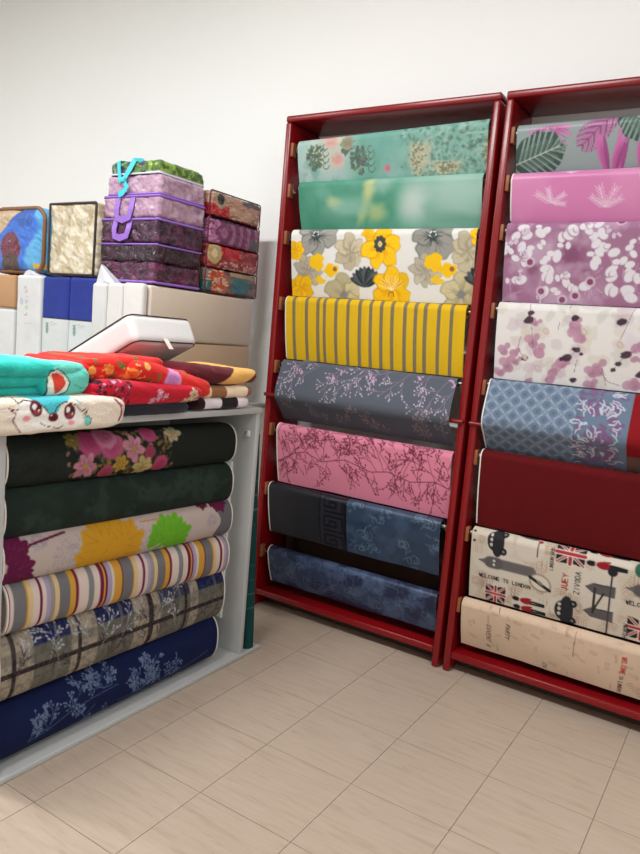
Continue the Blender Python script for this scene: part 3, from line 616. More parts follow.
def flag(c, u, v, w, h):
    for k in (0,): 
        P_ = [(u-w/2, v-h/2*1.05), (u-w*.1, v-h*.38), (u+w/2, v-h/2), (u+w*.46, v+h*.5), (u+w*.1, v+h*.42), (u-w*.46, v+h*.5)]; c.poly(P_, (40, 34, 40))
    wt, rd = (226, 214, 200), (164, 40, 52)
    for (a, b, q, z_) in ((-.46, -.46, .46, .46), (-.46, .46, .46, -.46)): c.line([(u+w*a, v+h*b), (u+w*q, v+h*z_)], w*.12, wt, .9); c.line([(u+w*a, v+h*b), (u+w*q, v+h*z_)], w*.045, rd, .9)
    for (a, b, q, z_) in ((0, -.42, 0, .46), (-.48, 0, .48, 0)): c.line([(u+w*a, v+h*b), (u+w*q, v+h*z_)], w*.2, wt, .95); c.line([(u+w*a, v+h*b), (u+w*q, v+h*z_)], w*.11, rd, .95)
def car(c, u, v, s):
    """little round car standing on its tail"""
    k = (42, 42, 46); c.ell(u, v, .017*s, .042*s, 0, k, 1, .06); c.ell(u-.012*s, v, .016*s, .026*s, 0, k, 1, .06)
    for q in (-1, 1): c.ell(u+.016*s, v+q*.024*s, .009*s, .010*s, 0, (26, 26, 28), 1, .1); c.ell(u+.016*s, v+q*.024*s, .004*s, .004*s, 0, (120, 118, 116))
    for q in (-.016, -.003, .011): c.ell(u-.017*s, v+q*s, .004*s, .005*s, 0, (196, 190, 184))
def guard(c, u, v, s):
    k, rd = (34, 30, 34), (150, 32, 44); c.ell(u-.038*s, v, .011*s, .007*s, 0, k); c.ell(u-.026*s, v, .004*s, .004*s, 0, (206, 170, 150)); c.ell(u-.009*s, v, .017*s, .0095*s, 0, rd, 1, .1); c.line([(u-.01*s, v-.009*s), (u+.004*s, v-.010*s)], .004*s, rd)
    c.line([(u+.006*s, v-.003*s), (u+.042*s, v-.002*s)], .006*s, k); c.line([(u+.006*s, v+.004*s), (u+.042*s, v+.003*s)], .006*s, k)
def clocktower(c, u, v, s):
    g = (108, 102, 102); c.poly([(u-.085*s, v), (u-.05*s, v-.013*s), (u-.05*s, v+.013*s)], g); c.line([(u-.05*s, v), (u+.07*s, v)], .031*s, g)
    c.line([(u-.045*s, v), (u-.028*s, v)], .036*s, (92, 88, 88)); [c.ell(u-.036*s, v+q*s, .004*s, .004*s, 0, (214, 208, 200)) for q in (-.006, .006)]
    for q in range(5): c.line([(u-.01*s, v-.012*s+q*.006*s), (u+.075*s, v-.012*s+q*.006*s)], .001, (84, 80, 80), .6)
def bridge(c, u, v, s):
    g = (92, 88, 88)
    for q in (-.03, .04):
        c.poly([(u-.055*s, v+q*s), (u-.035*s, v+(q-.014)*s), (u+.02*s, v+(q-.016)*s), (u+.02*s, v+(q+.016)*s), (u-.035*s, v+(q+.014)*s)], g); c.line([(u-.03*s, v+(q-.012)*s), (u+.015*s, v+(q-.012)*s)], .002, (60, 56, 58))
    c.line([(u-.03*s, v-.03*s), (u-.03*s, v+.04*s)], .007*s, (60, 56, 58)); c.line([(u+.008*s, v-.09*s), (u+.008*s, v+.11*s)], .005*s, (72, 68, 70)); c.line([(u-.008*s, v-.02*s), (u-.03*s, v+.035*s)], .005*s, (48, 44, 46)); c.ell(u+.008*s, v-.085*s, .012*s, .012*s, 0, (40, 38, 42))
def tank(c, x, y, s=1): u, v = c.P(x, y); c.scribble(u, v, .05*s, .05*s, 7, (150, 128, 108), int(x*y), .45, .0013)
def d_london(c):
    r = rnd(14); ink = (52, 44, 46)
    for k in range(95): c.scribble(r.random()*c.L, r.random()*.32, r.uniform(.03, .07), r.uniform(.03, .06), r.randint(3, 6), r.choice([(150, 128, 106), (176, 140, 118), (160, 120, 104)]), k, .6, .0016, r.choice([0, PI/2, .5]))
    for (x, y, a, b) in ((500, 543, .06, .07), (530, 548, .06, .06), (608, 560, .09, .06), (600, 596, .08, .11), (500, 590, .04, .04), (562, 607, .05, .05), (578, 580, .045, .07), (505, 568, .13, .05), (530, 606, .08, .045)): c.ell(*c.P(x, y), a, b, 0, (212, 202, 188), .85, .12)
    car(c, *c.P(498, 542), 1.6); car(c, *c.P(566, 611), 1.6)
    clocktower(c, *c.P(506, 566), 1.45); clocktower(c, *c.P(660, 596), 1.45)
    u, v = c.P(479, 576); c.text('WELCOME TO LONDON', u, v, .0155, .0, ink, .0036, .60, .24)
    u, v = c.P(626, 604); c.text('WELCOME TO LONDON', u, v, .0155, .0, ink, .0036, .60, .24)
    flag(c, *c.P(495, 594), .088, .085); flag(c, *c.P(571, 554), .115, .092); flag(c, *c.P(641, 630), .105, .095)
    guard(c, *c.P(529, 602), 1.45); guard(c, *c.P(530, 610), 1.45); guard(c, *c.P(611, 556), 1.6); guard(c, *c.P(608, 567), 1.6)
    bridge(c, *c.P(606, 602), 1.5)
    u, v = c.P(530, 538); c.ell(u, v, .042, .012, .1, (86, 82, 82)); c.line([c.P(541, 541), c.P(537, 557)], .004, (60, 52, 54)); c.ell(*c.P(542, 542), .009, .008, 0, (170, 36, 50))
    u, v = c.P(540, 583); c.ell(u, v, .046, .036, .4, (120, 104, 92), .9); c.ell(u, v, .041, .031, .4, (214, 202, 184)); c.line([(u-.042, v-.016), (u+.040, v+.024)], .013, (44, 40, 44)); c.ell(u, v, .016, .006, .5, (130, 124, 120))
    u, v = c.P(553, 567); c.text('LONDON BUS', u, v+.015, .0135, -PI/2, (80, 70, 66), .0028, .5, .2)
    u, v = c.P(567, 591); c.text('JUEY', u, v, .022, -PI/2, (170, 44, 44), .0044)
    u, v = c.P(579, 593); c.text('ZIVODA', u, v+.008, .020, -PI/2, (80, 72, 68), .0036, .6, .22)
    u, v = c.P(624, 622); c.text('NORTH', u, v+.01, .014, PI/2, ink, .0032)
    for (x, y) in ((475.5, 530.5), (474.5, 540)): c.ell(*c.P(x, y), .006, .005, 0, (26, 22, 26))
    c.ell(*c.P(641, 570), .02, .03, 0, (50, 96, 80))
    for dx in (170,): car(c, *c.P(490+dx, 585), 1.1); guard(c, *c.P(705, 640), 1); flag(c, *c.P(700, 590), .07, .06)
def d_beige_script(c):
    r = rnd(15); c.mottle((196, 172, 148), 8, .4, .7, .5, 4)
    for k in range(60): c.scribble(r.random()*c.L, r.uniform(0, .22), r.uniform(.02, .04), r.uniform(.008, .02), r.randint(2, 4), (170, 142, 118), k, .45, .0012, r.choice([0, .3, 1.5]))
    u, v = c.P(487, 624); c.text('COVENT G', u, v, .017, PI/2, (104, 82, 74), .0030, .6, .25, .3)
    u, v = c.P(506, 624); c.text('PARTY', u, v, .017, PI/2, (84, 64, 60), .0036, .6, .25, .3)
    c.line([c.P(501, 607), c.P(499.5, 613)], .003, (96, 72, 66)); c.line([c.P(576.5, 632), c.P(572.5, 657)], .0022, (110, 84, 76)); c.text('ZN', *c.P(543, 662), .016, PI/2, (90, 70, 64), .0022)
    u, v = c.P(623, 657); c.text('WELCOME', u, v, .016, PI/2+.05, (176, 60, 50), .0034, .5, .2); c.text('TO LONDON', u-.005, v+.085, .013, PI/2+.05, (96, 72, 66), .0028, .5, .2)
    for k in range(9): u, v = c.P(626+2*k, 684+2*k); c.line([(u, v), (u+.02, v-.012)], .0016, (120, 90, 80), .7)
    for k in range(300): c.ell(r.random()*c.L, r.random()*.22, .0015, .0015, 0, (160, 130, 108), .6)

XL0, XR0 = -.757, .179
wall_bolt(0, 0, -.752, XR0, d_teal_roses, (140, 188, 176), 'pale teal fabric roll with pink roses, topmost on the left red rack', 1.05, tilt=.024, H=.218)
wall_bolt(0, 1, -.728, XR0, d_teal, (88, 156, 132), 'sea green watercolour fabric roll with pale yellow smears, second on left rack', 1.1)
wall_bolt(0, 2, -.748, XR0, d_bigflowers, (226, 224, 218), 'white fabric roll with big yellow, grey and beige flowers', 1.25)
wall_bolt(0, 3, -.752, .170, d_yellow_stripe, (234, 190, 30), 'bright yellow fabric roll with narrow grey vertical stripes', 1.1, edge=1)
wall_bolt(0, 4, -.750, .160, d_grey_blossom, (98, 104, 116), 'slate grey fabric roll with pale blossom twigs folded over the crossbar of left rack', 1.0, H=.296, ridge=True, waves=0)
wall_bolt(0, 5, -.744, XR0, d_pink_branch, (206, 124, 146), 'pink fabric roll printed with thin dark budding branches', 1.4, edge=1)
wall_bolt(0, 6, -.768, .160, d_navy_greek, (40, 43, 52), 'near black and blue fabric roll with a greek key band, seventh on left rack', .65, 'oil', .26, edge=1)
wall_bolt(0, 7, -.740, XR0, d_blue_damask, (58, 72, 106), 'dusky blue damask fabric roll, lowest on the left red rack', .9, 'oil', .19, edge=1)
wall_bolt(1, 0, .300, 1.245, d_monstera, (158, 172, 172), 'grey fabric roll with green monstera leaves and pink fronds', 1.05, 'oil')
wall_bolt(1, 1, .300, 1.240, d_pink_fern, (230, 150, 196), 'bright pink fabric roll with small white fern sprigs', 1.05, 'oil', edge=1)
wall_bolt(1, 2, .302, 1.240, d_mauve_leaf, (160, 112, 142), 'mauve fabric roll covered in white leaves, third on the right rack', 1.2)
wall_bolt(1, 3, .305, 1.240, d_white_berry, (230, 225, 222), 'white fabric roll with mauve petals and dark berries', 1.2)
wall_bolt(1, 4, .302, 1.240, d_blue_red, (112, 130, 156), 'blue lattice fabric roll with a red end panel folded over the crossbar', 1.0, edge=1, H=.298, ridge=True, waves=0)
wall_bolt(1, 5, .304, 1.245, d_red_plain, (132, 14, 22), 'plain crimson fabric roll on the right rack', .58, edge=1)
wall_bolt(1, 6, .306, 1.245, d_london, (204, 193, 176), 'cream fabric roll printed with london flags, guards and cars', 1.22)
wall_bolt(1, 7, .296, 1.240, d_beige_script, (208, 182, 158), 'plain beige fabric roll with faint script, lowest on the right rack', 1.32, H=.215)

# ------------------------------------------------------------------ white counter rack
CX = -.475
ct = thing('counter_rack', (CX-.25, .18, 0), 'white laminate counter rack with six patterned rolls and folded blankets on top', 'counter')
MB().box((CX-.50, -.42, 1.062), (CX+.004, .795, 1.086), .003).build('top_board', M['white_board'], ct)
MB().box((CX-.50, .765, .02), (CX, .790, 1.062), .002).build('end_panel', M['white_board'], ct)
MB().box((CX-.50, -.395, .02), (CX, -.362, 1.062), .002).build('end_panel', M['white_board'], ct)
MB().box((CX-.50, -.42, .0), (CX+.006, .905, .020), .003).build('base_board', M['white_board'], ct)
MB().box((CX-.50, -.362, .02), (CX-.485, .765, 1.062)).build('back_board', M['white_board'], ct)
M['wframe'] = mat('white_plastic_clip', (224, 226, 222), .35)
for z in (.970, .815, .665, .515, .345, .175):
    for y, s in ((.765, -1), (-.362, 1)):
        dx = .015 if z > .9 else -.07; CX_ = CX+dx; hs = .012 if z > .9 else 0
        b = MB().box((CX_-.075+hs, y-(.012 if s < 0 else 0), z-.02+hs), (CX_-.035-hs*.5, y+(.012 if s > 0 else 0), z+.03-hs), .003).build('rod_clip', M['wframe'], ct)
        MB().tube([(CX_-.05, y+s*.01, z+.012), (CX_-.045, y+s*.03, z+.014), (CX_-.04, y+s*.034, z+.002)], .003, 6).build('clip_pin', M['steel'], b)

def counter_roll(y0, y1, zt, zb, draw, base, label, gain=1.5, m='cloth', df=.012, depth=.085, tiltz=0.0, flap=False, step=.0032):
    """bolster-like roll lying along y; face towards +x"""
    h = (zt-zb)/2; n = 90; P = []
    for k in range(n+1):
        a = PI*.5-PI*1.0*k/n+(0); P.append((depth*.9*abs(math.cos(a))**.75, h*math.copysign(abs(math.sin(a))**.8, math.sin(a))-h))
    fr = resample(P, step)
    B = [(-depth*.9*abs(math.cos(PI*.5+PI*.5*k/12))**.75, h*math.sin(PI*.5+PI*.5*k/12)-h) for k in range(13)][::-1]
    back = resample(B, step*2); low = resample([(-depth*.9*abs(math.cos(-PI*.5-PI*.5*k/12))**.75, h*math.sin(-PI*.5-PI*.5*k/12)-h) for k in range(13)], step*2)
    prof = back[:-1]+fr+low[1:]; sb = arclen(back)[:-1]-arclen(back)[-1]; sf = arclen(fr); sl = arclen(low)[1:]+sf[-1]
    xc = CX-df-depth*.9; t = thing('fabric_roll', (xc, (y0+y1)/2, zb), label, 'fabric roll', 'fabric rolls stacked in the white counter')
    cv = Canvas(y1-y0, float(sl[-1])+.01, base)
    fz = np.array([p[1] for p in fr]); fd = np.array([p[0] for p in fr])
    def Pm(px, py):
        p = on_x(px, py, CX-df)
        for _ in range(3): p = on_x(px, py, xc+float(np.interp(zt+tiltz*(p.y-y0)-p.z, -fz, fd)))
        return (p.y-y0, float(np.interp(zt+tiltz*(p.y-y0)-p.z, -fz, sf)))
    cv.P = Pm; cv.S = .0028; draw(cv)
    # the roll sinks slightly towards one end: shear z along y
    al = (0, 1, tiltz)
    o, out = sheet(prof, y0, y1, (xc, 0, zt-tiltz*y0), al, (1, 0, 0), cv, gain, M[m], t, svals=np.concatenate([sb, sf, sl]), waves=0)
    edge_band(out, 0, M['selv'], t, wd=.004); edge_band(out, -1, M['selv'], t, wd=.004)
    zc = zt-h; wm = mat('wound_cloth', base, .8, gain=gain*.7)
    for q in (.96, .70, .45):      # rolled layers seen at the ends
        vs = []; N_ = 36
        for yy in (y0+.004+(1-q)*.01, y1-.004-(1-q)*.01):
            for k in range(N_): a = 2*PI*k/N_; vs.append((xc+depth*.88*q*math.copysign(abs(math.cos(a))**.75, math.cos(a)), yy, zc+tiltz*(yy-y0)+h*.97*q*math.copysign(abs(math.sin(a))**.8, math.sin(a))))
        fs = [(k, (k+1) % N_, N_+(k+1) % N_, N_+k) for k in range(N_)]+[tuple(range(N_)), tuple(range(N_, 2*N_))]
        MB().add(vs, fs, True).build('wound_cloth', wm if q != .70 else M['selv'], t)
    MB().ring((xc, y0-.01, zc), (xc, y1+.01, zc+tiltz*(y1-y0)), .022, .016).build('core_tube', M['card'], t)
    return t
def d_dark_roses(c):
    r = rnd(21)
    for k in range(70): u, v = c.P(r.uniform(8, 75), r.uniform(425, 485)); flower(c, u, v, r.uniform(.010, .024), 5, (50, 60, 54), (30, 36, 32), None, r, .45)
    for k in range(520):
        x = r.gauss(124, 30)
        if 66 < x < 172: c.ell(*c.P(x, r.uniform(430, 480)), r.uniform(.005, .012), r.uniform(.004, .008), r.random()*3, r.choice([(166, 132, 58), (140, 112, 56), (96, 88, 60), (120, 104, 66), (58, 68, 52), (150, 120, 70), (70, 70, 50), (176, 120, 110)]), .8)
    for k in range(60): c.ell(*c.P(r.gauss(128, 26), r.uniform(436, 476)), .005, .005, 0, (40, 34, 30), .9)
    for (x, y, R, col) in ((90, 442, .055, (186, 76, 124)), (112, 445, .055, (196, 98, 138)), (104, 436, .05, (206, 120, 154)), (147, 433, .04, (186, 80, 120)), (150, 452, .028, (170, 70, 100)), (160, 464, .040, (200, 76, 118)), (106, 472, .034, (180, 80, 100))): rose(c, *c.P(x, y), R, col, (156, 50, 96), r)
    for (x, y, R, col) in ((134, 448, .046, (220, 150, 170)), (86, 466, .046, (208, 138, 156)), (142, 467, .044, (216, 196, 134)), (172, 433, .038, (200, 186, 150)), (121, 464, .032, (196, 158, 66)), (72, 440, .028, (150, 134, 66))): flower(c, *c.P(x, y), R, 6, col, [q*.75 for q in col], (190, 150, 80), r)
def d_dark_green(c):
    c.mottle((44, 62, 54), 11, .45, .65, .8, 3); c.mottle((56, 74, 66), 17, .55, .75, .7, 13); r = rnd(5)
    for k in range(90): c.petal(r.random()*c.L, r.random()*.3, r.random()*6, .02, .012, r.choice([(48, 66, 58), (30, 42, 38)]), .5)
def vleaf(c, u, v, ang, R, col, r, vein):
    """lobed leaf: five blunt lobes, each with three teeth"""
    for k in range(-2, 3):
        a = ang+k*.62; l = R*(1-.13*abs(k)); c.petal(u, v, a, l, R*.40, col, 1)
        for q, f in ((-.30, .86), (0, 1.04), (.30, .86)):
            tu, tv = u+math.cos(a+q)*l*f*.86, v+math.sin(a+q)*l*f*.86; c.ell(tu, tv, R*.13, R*.085, a+q, col, 1, .08)
            c.line([(u+math.cos(a)*l*.4, v+math.sin(a)*l*.4), (tu, tv)], .0016, vein, .5)
        c.line([(u, v), (u+math.cos(a)*l*.85, v+math.sin(a)*l*.85)], .002, vein, .55)

def d_leaves(c):
    r = rnd(17); gry = (158, 154, 162)
    for (x, y, R) in ((85, 545, .06), (150, 532, .06), (58, 572, .07), (14, 546, .05), (172, 528, .03), (38, 542, .03), (212, 520, .03), (68, 552, .05), (152, 545, .05), (70, 568, .06)):
        u, v = c.P(x, y)
        for k in range(110): a = r.uniform(0, 6.3); q = R*r.random()**.5; s = .005; c.line([(u+q*math.cos(a), v+q*math.sin(a)*.8), (u+q*math.cos(a)+r.uniform(-s, s)*2, v+q*math.sin(a)*.8+r.uniform(-s, s)*2)], .0022, gry, .7)
    G_ = (206, 152, 40)
    for (x, y, a, R) in ((104, 562, -1.3, .17), (98, 560, -2.2, .12), (116, 554, -.5, .13), (106, 548, -1.9, .13), (122, 545, -1.0, .10), (100, 570, -2.8, .10)): vleaf(c, *c.P(x, y), a, R, G_, r, (172, 120, 24))
    for (x, y, a, R) in ((163, 542, -1.0, .12), (170, 540, -.35, .11), (158, 543, -1.9, .07), (168, 545, .2, .09)): vleaf(c, *c.P(x, y), a, R, (106, 176, 44), r, (84, 146, 34))
    c.line([c.P(144, 553), c.P(166, 541)], .016, (106, 176, 44))
    for (x, y, a, R) in ((6, 562, -1.2, .10), (5, 590, .1, .11), (0, 580, 1.2, .10), (10, 556, -.3, .06), (8, 574, .4, .10)): vleaf(c, *c.P(x, y), a, R, (98, 22, 64), r, (120, 50, 90))
    c.line([c.P(16, 562), c.P(30, 545), c.P(52, 528)], .008, (98, 22, 64)); c.line([c.P(140, 522), c.P(160, 518)], .005, (190, 140, 60))
    u = c.P(219, 515)[0]; c.full((c.U > u+.012*np.sin(c.V*60))*1.0, (104, 104, 110))
    vleaf(c, *c.P(206, 498), 1.2, .07, (98, 24, 60), r, (120, 50, 90)); vleaf(c, *c.P(192, 500), 1.7, .05, (98, 24, 60), r, (120, 50, 90))
def stripes(c, seq, u0, u1):
    u = u0; tot = sum(w for w, _ in seq); k = (u1-u0)/tot
    for w, col in seq: m_ = ((c.U >= u) & (c.U < u+w*k)).astype(float); c.full(m_, col); u += w*k
def d_stripes(c):
    W, Y, Mr, G_, L_, Cr = (214, 198, 190), (204, 154, 60), (112, 28, 62), (112, 112, 116), (166, 154, 180), (214, 186, 140)
    unit = [(16, G_), (2, Y), (6, Cr), (8, W), (4, Mr), (5, W), (5, L_), (6, (150, 142, 140)), (6, Cr), (14, G_), (8, Y), (4, Mr), (14, W), (8, (128, 130, 130)), (9, W), (6, Mr), (2, Y), (3, Mr), (7, L_), (4, W), (12, Y), (2, Mr)]
    seq = [(3, Mr), (4, W)]+unit+unit+unit[:8]; stripes(c, seq, 0, c.L)
def d_plaid(c):
    r = rnd(33); bl, be, gg, dk = (22, 32, 84), (170, 158, 140), (92, 94, 86), (34, 26, 32)
    c.c[:] = be; us = [c.P(x, y)[0] for x, y in ((38, 655), (72, 645), (100, 630), (136, 610), (198, 585), (224, 580))]
    for (xa, xb, ya, yb, full_) in ((34, 72, 655, 640, 1), (98, 134, 628, 612, 1), (160, 190, 600, 590, 0), (197, 222, 585, 575, 1)):
        ua, ub = c.P(xa, ya)[0], c.P(xb, yb)[0]; w = (c.U > ua) & (c.U < ub); c.full(w*.75, gg); c.full(w*(c.V < .10)*(1.0 if full_ else .7), bl); c.full(w*(abs(c.U-(ua*.35+ub*.65)) < .006)*.6, (130, 128, 126))
    c.full((c.V > .10)*(c.V < .135)*.35, gg)
    for (x, y) in ((14, 675), (80, 640), (150, 605), (152, 604), (185, 590)): c.full((abs(c.U-c.P(x, y)[0]) < .007)*.9, dk)
    c.full((abs(c.V-.165) < .008)*.9, dk)
    c.full(.3*(fbm(c.U, c.V, 120, 4, 2) > .55), (120, 112, 104)); c.full(.25*(fbm(c.U, c.V, 90, 14, 2) > .6), (60, 58, 60))
    for (x, y, a, l) in ((60, 668, -1.9, .16), (50, 660, -1.2, .12), (30, 665, -1.6, .1), (100, 650, -1.2, .14), (120, 640, -1.0, .16), (160, 618, -1.3, .18), (175, 625, -1.9, .12), (172, 600, -.8, .1), (90, 640, -2.2, .1)): sprig(c, *c.P(x, y), a, l, (158, 160, 166), (190, 190, 196), r, 2, .0022, True, .0048)
    for k in range(22): sprig(c, r.random()*c.L, r.uniform(.12, .24), r.uniform(-2.6, -.5), .06, (66, 54, 56), (70, 54, 56), r, 1, .002, True, .004)
def d_navy_sprig(c):
    r = rnd(35); c.mottle((14, 30, 80), 4, .4, .7, .5, 3); co, bc = (92, 112, 150), (120, 138, 172)
    for main in (((28, 742), (48, 730), (70, 712), (92, 698), (118, 684)), ((118, 700), (140, 690), (160, 680), (182, 668), (208, 650)), ((84, 672), (90, 684), (104, 688), (112, 684), (106, 668)), ((140, 690), (150, 670), (156, 655)), ((75, 742), (82, 730), (84, 716), (95, 704))):
        m = [c.P(*p) for p in main]; c.line(m, .0032, co, .9)
        for k in range(7): i = r.randrange(len(m)-1); sprig(c, *m[i], r.uniform(-2.7, -.5), r.uniform(.06, .11), co, bc, r, 2, .0020, True, .0045)
counter_roll(-.350, 0.660, 1.040, .880, d_dark_roses, (32, 38, 34), 'near black roll with a pink rose bouquet, topmost in white counter', 0.94, tiltz=-.02)
counter_roll(-.352, 0.658, .893, .728, d_dark_green, (36, 50, 44), 'plain dark green mottled roll, second in white counter', 0.86, tiltz=-.03)
counter_roll(-.352, 0.668, .752, .592, d_leaves, (192, 176, 170), 'off white roll with maroon, gold and green leaves', 1.21, tiltz=-.035)
counter_roll(-.335, 0.662, .608, .438, d_stripes, (200, 180, 170), 'striped roll in mustard, maroon, grey and white', 1.25, tiltz=-.045, df=.010)
counter_roll(-.354, 0.656, .446, .226, d_plaid, (150, 140, 126), 'beige, grey and navy plaid roll with floral twigs', 1.09, tiltz=-.02, df=.014)
counter_roll(-.354, 0.640, .226, .026, d_navy_sprig, (16, 30, 76), 'deep navy roll with pale blue sprigs, lowest in white counter', 0.98, tiltz=.0, df=.02, depth=.1)

# green lined cloth roll leaning behind the end of the counter
gc = Canvas(1.0, .36, (22, 74, 72)); gc.v0 = 0
for k in range(30): gc.full((abs(gc.U-.06-k*.062) < .0012)*.8, (120, 164, 158))
for k in range(6): gc.full((abs(gc.V-.03-k*.06) < .0011)*.4, (120, 164, 158))
N_ = 64; st = 150; vs = []; base = np.array([CX-.028, .850, .022]); top = np.array([CX-.070, .838, .96])
ax = (top-base)/np.linalg.norm(top-base); e1 = np.cross(ax, [0, 1, 0]); e1 /= np.linalg.norm(e1); e2 = np.cross(ax, e1)
A, T = np.meshgrid(np.linspace(0, 2*PI, N_+1), np.linspace(0, 1, st)); R = .030
V = base+T[..., None]*(top-base)+R*(np.cos(A)[..., None]*e1+np.sin(A)[..., None]*e2)
C = gc.sample(T*np.linalg.norm(top-base), A/(2*PI)*.36, .7)
ix = np.arange(V.shape[0]*V.shape[1]).reshape(V.shape[:2]); Q = np.stack([ix[:-1, :-1], ix[:-1, 1:], ix[1:, 1:], ix[1:, :-1]], -1).reshape(-1, 4)
t = thing('standing_fabric_roll', base.tolist(), 'dark green roll with thin pale grid lines standing at the counter end', 'fabric roll')
quads_mesh('cloth', V.reshape(-1, 3), Q, C.reshape(-1, 3), M['cloth'], t)
MB().ring(base+ax*.001, top-ax*.001, R-.001, .014, 32).build('wound_cloth', mat('green_layers', (22, 74, 72), .8), t)

# ------------------------------------------------------------------ soft things
def soft_box(h, r, n):
    """rounded box surface centred at 0: points, outward normals, quads"""
    h = np.array(h, float); r = min(r, h.min()*.999); F = []; Qs = []; off = 0
    for ax in range(3):
        o = [i for i in range(3) if i != ax]; nn = [max(4, int(2*h[i]/n)) for i in o]
        a, b = np.meshgrid(np.linspace(-h[o[0]], h[o[0]], nn[0]), np.linspace(-h[o[1]], h[o[1]], nn[1]))
        for sg in (-1, 1):
            p = np.zeros(a.shape+(3,)); p[..., o[0]] = a; p[..., o[1]] = b; p[..., ax] = sg*h[ax]
            ix = np.arange(a.size).reshape(a.shape)+off; q = np.stack([ix[:-1, :-1], ix[:-1, 1:], ix[1:, 1:], ix[1:, :-1]], -1).reshape(-1, 4)
            if (sg > 0) != (ax != 1): q = q[:, ::-1]
            Qs.append(q); F.append(p.reshape(-1, 3)); off += a.size
    P = np.vstack(F); c = np.clip(P, -(h-r), h-r); d = P-c; d /= np.linalg.norm(d, axis=1)[:, None]+1e-12; P2 = c+d*r
    key = np.round(P*1e5).astype(np.int64); _, first_i, inv = np.unique(key, axis=0, return_index=True, return_inverse=True); inv = inv.reshape(-1)
    return P2[first_i], d[first_i], inv[np.vstack(Qs)]
def n3(P, s, seed=0, o=3):
    return (fbm(P[:, 0]+P[:, 2]*.7+9, P[:, 1]+P[:, 2]*1.3+9, s, seed, o)+fbm(P[:, 2]+P[:, 0]*.4+5, P[:, 1]-P[:, 0]*.6+17, s, seed+9, o))/2-.5
def soft(name, parent, centre, half, r, colf, m, n=.006, rot=None, amp=.006, s=8, seed=0, sag=None, crease=0):
    P, D, Q = soft_box(half, r, n); P = P+D*(amp*2*n3(P, s, seed))[:, None]
    if crease: P = P+D*(crease*(1-6*np.abs(n3(P, 26, seed+3, 2))))[:, None]
    if sag: P = sag(P)
    Rm = np.array(rot.to_matrix()) if rot else np.eye(3); W = P@Rm.T+np.array(centre)
    return quads_mesh(name, W, Q, colf(W, P), m, parent)
from mathutils import Euler
def multi(name, parent, layers, m, fine=True):
    """several soft slabs joined as one mesh (folds of one blanket)"""
    Vs, Qs, Cs = [], [], []; off = 0
    for (centre, half, r, colf, amp, s, seed, rot) in layers:
        P, D, Q = soft_box(half, r, .0038 if fine else .0055); ty = np.abs(P[:, 1]/half[1]); P[:, 2] *= 1-.38*ty**7; P[:, 0] *= 1-.10*ty**8
        P = P+D*(amp*1.7*2*n3(P, s*1.3, seed))[:, None]+D*(.0022*(1-5*np.abs(n3(P*np.array([1, .6, 1.6]), 16, seed+7, 2))))[:, None]
        Rm = np.array(rot.to_matrix()) if rot else np.eye(3); W = P@Rm.T+np.array(centre)
        Vs.append(W); Qs.append(Q+off); Cs.append(colf(W, P)); off += len(W)
    return quads_mesh(name, np.vstack(Vs), np.vstack(Qs), np.vstack(Cs), m, parent)
def flat(col, gain=1.2, mott=.12, seed=0):
    def f(W, P):
        k = 1+mott*2*n3(W, 25, seed)[:, None]; return np.clip(lin(col)*gain*k, 0, .9)
    return f
def paint3(base, draw, plane_x, zr, yr, gain=1.25, res=.0014, seed=0, mott=.06):
    """paint on the side facing +x (projected along x onto the soft surface): y -> u, z (down) -> v"""
    cv = Canvas(yr[1]-yr[0], zr[1]-zr[0], base, res, 0.0)
    cv.P = lambda px, py: ((lambda p: (p.y-yr[0], zr[1]-p.z))(on_x(px, py, plane_x)))
    cv.S = .0027; draw(cv)
    def f(W, P):
        # over the top the print continues away from the edge
        over = np.clip(plane_x-.04-W[:, 0], 0, 1); c = cv.sample(W[:, 1]-yr[0], zr[1]-W[:, 2]+0*over, gain); return np.clip(c*(1+mott*2*n3(W, 40, seed))[:, None], 0, .9)
    return f

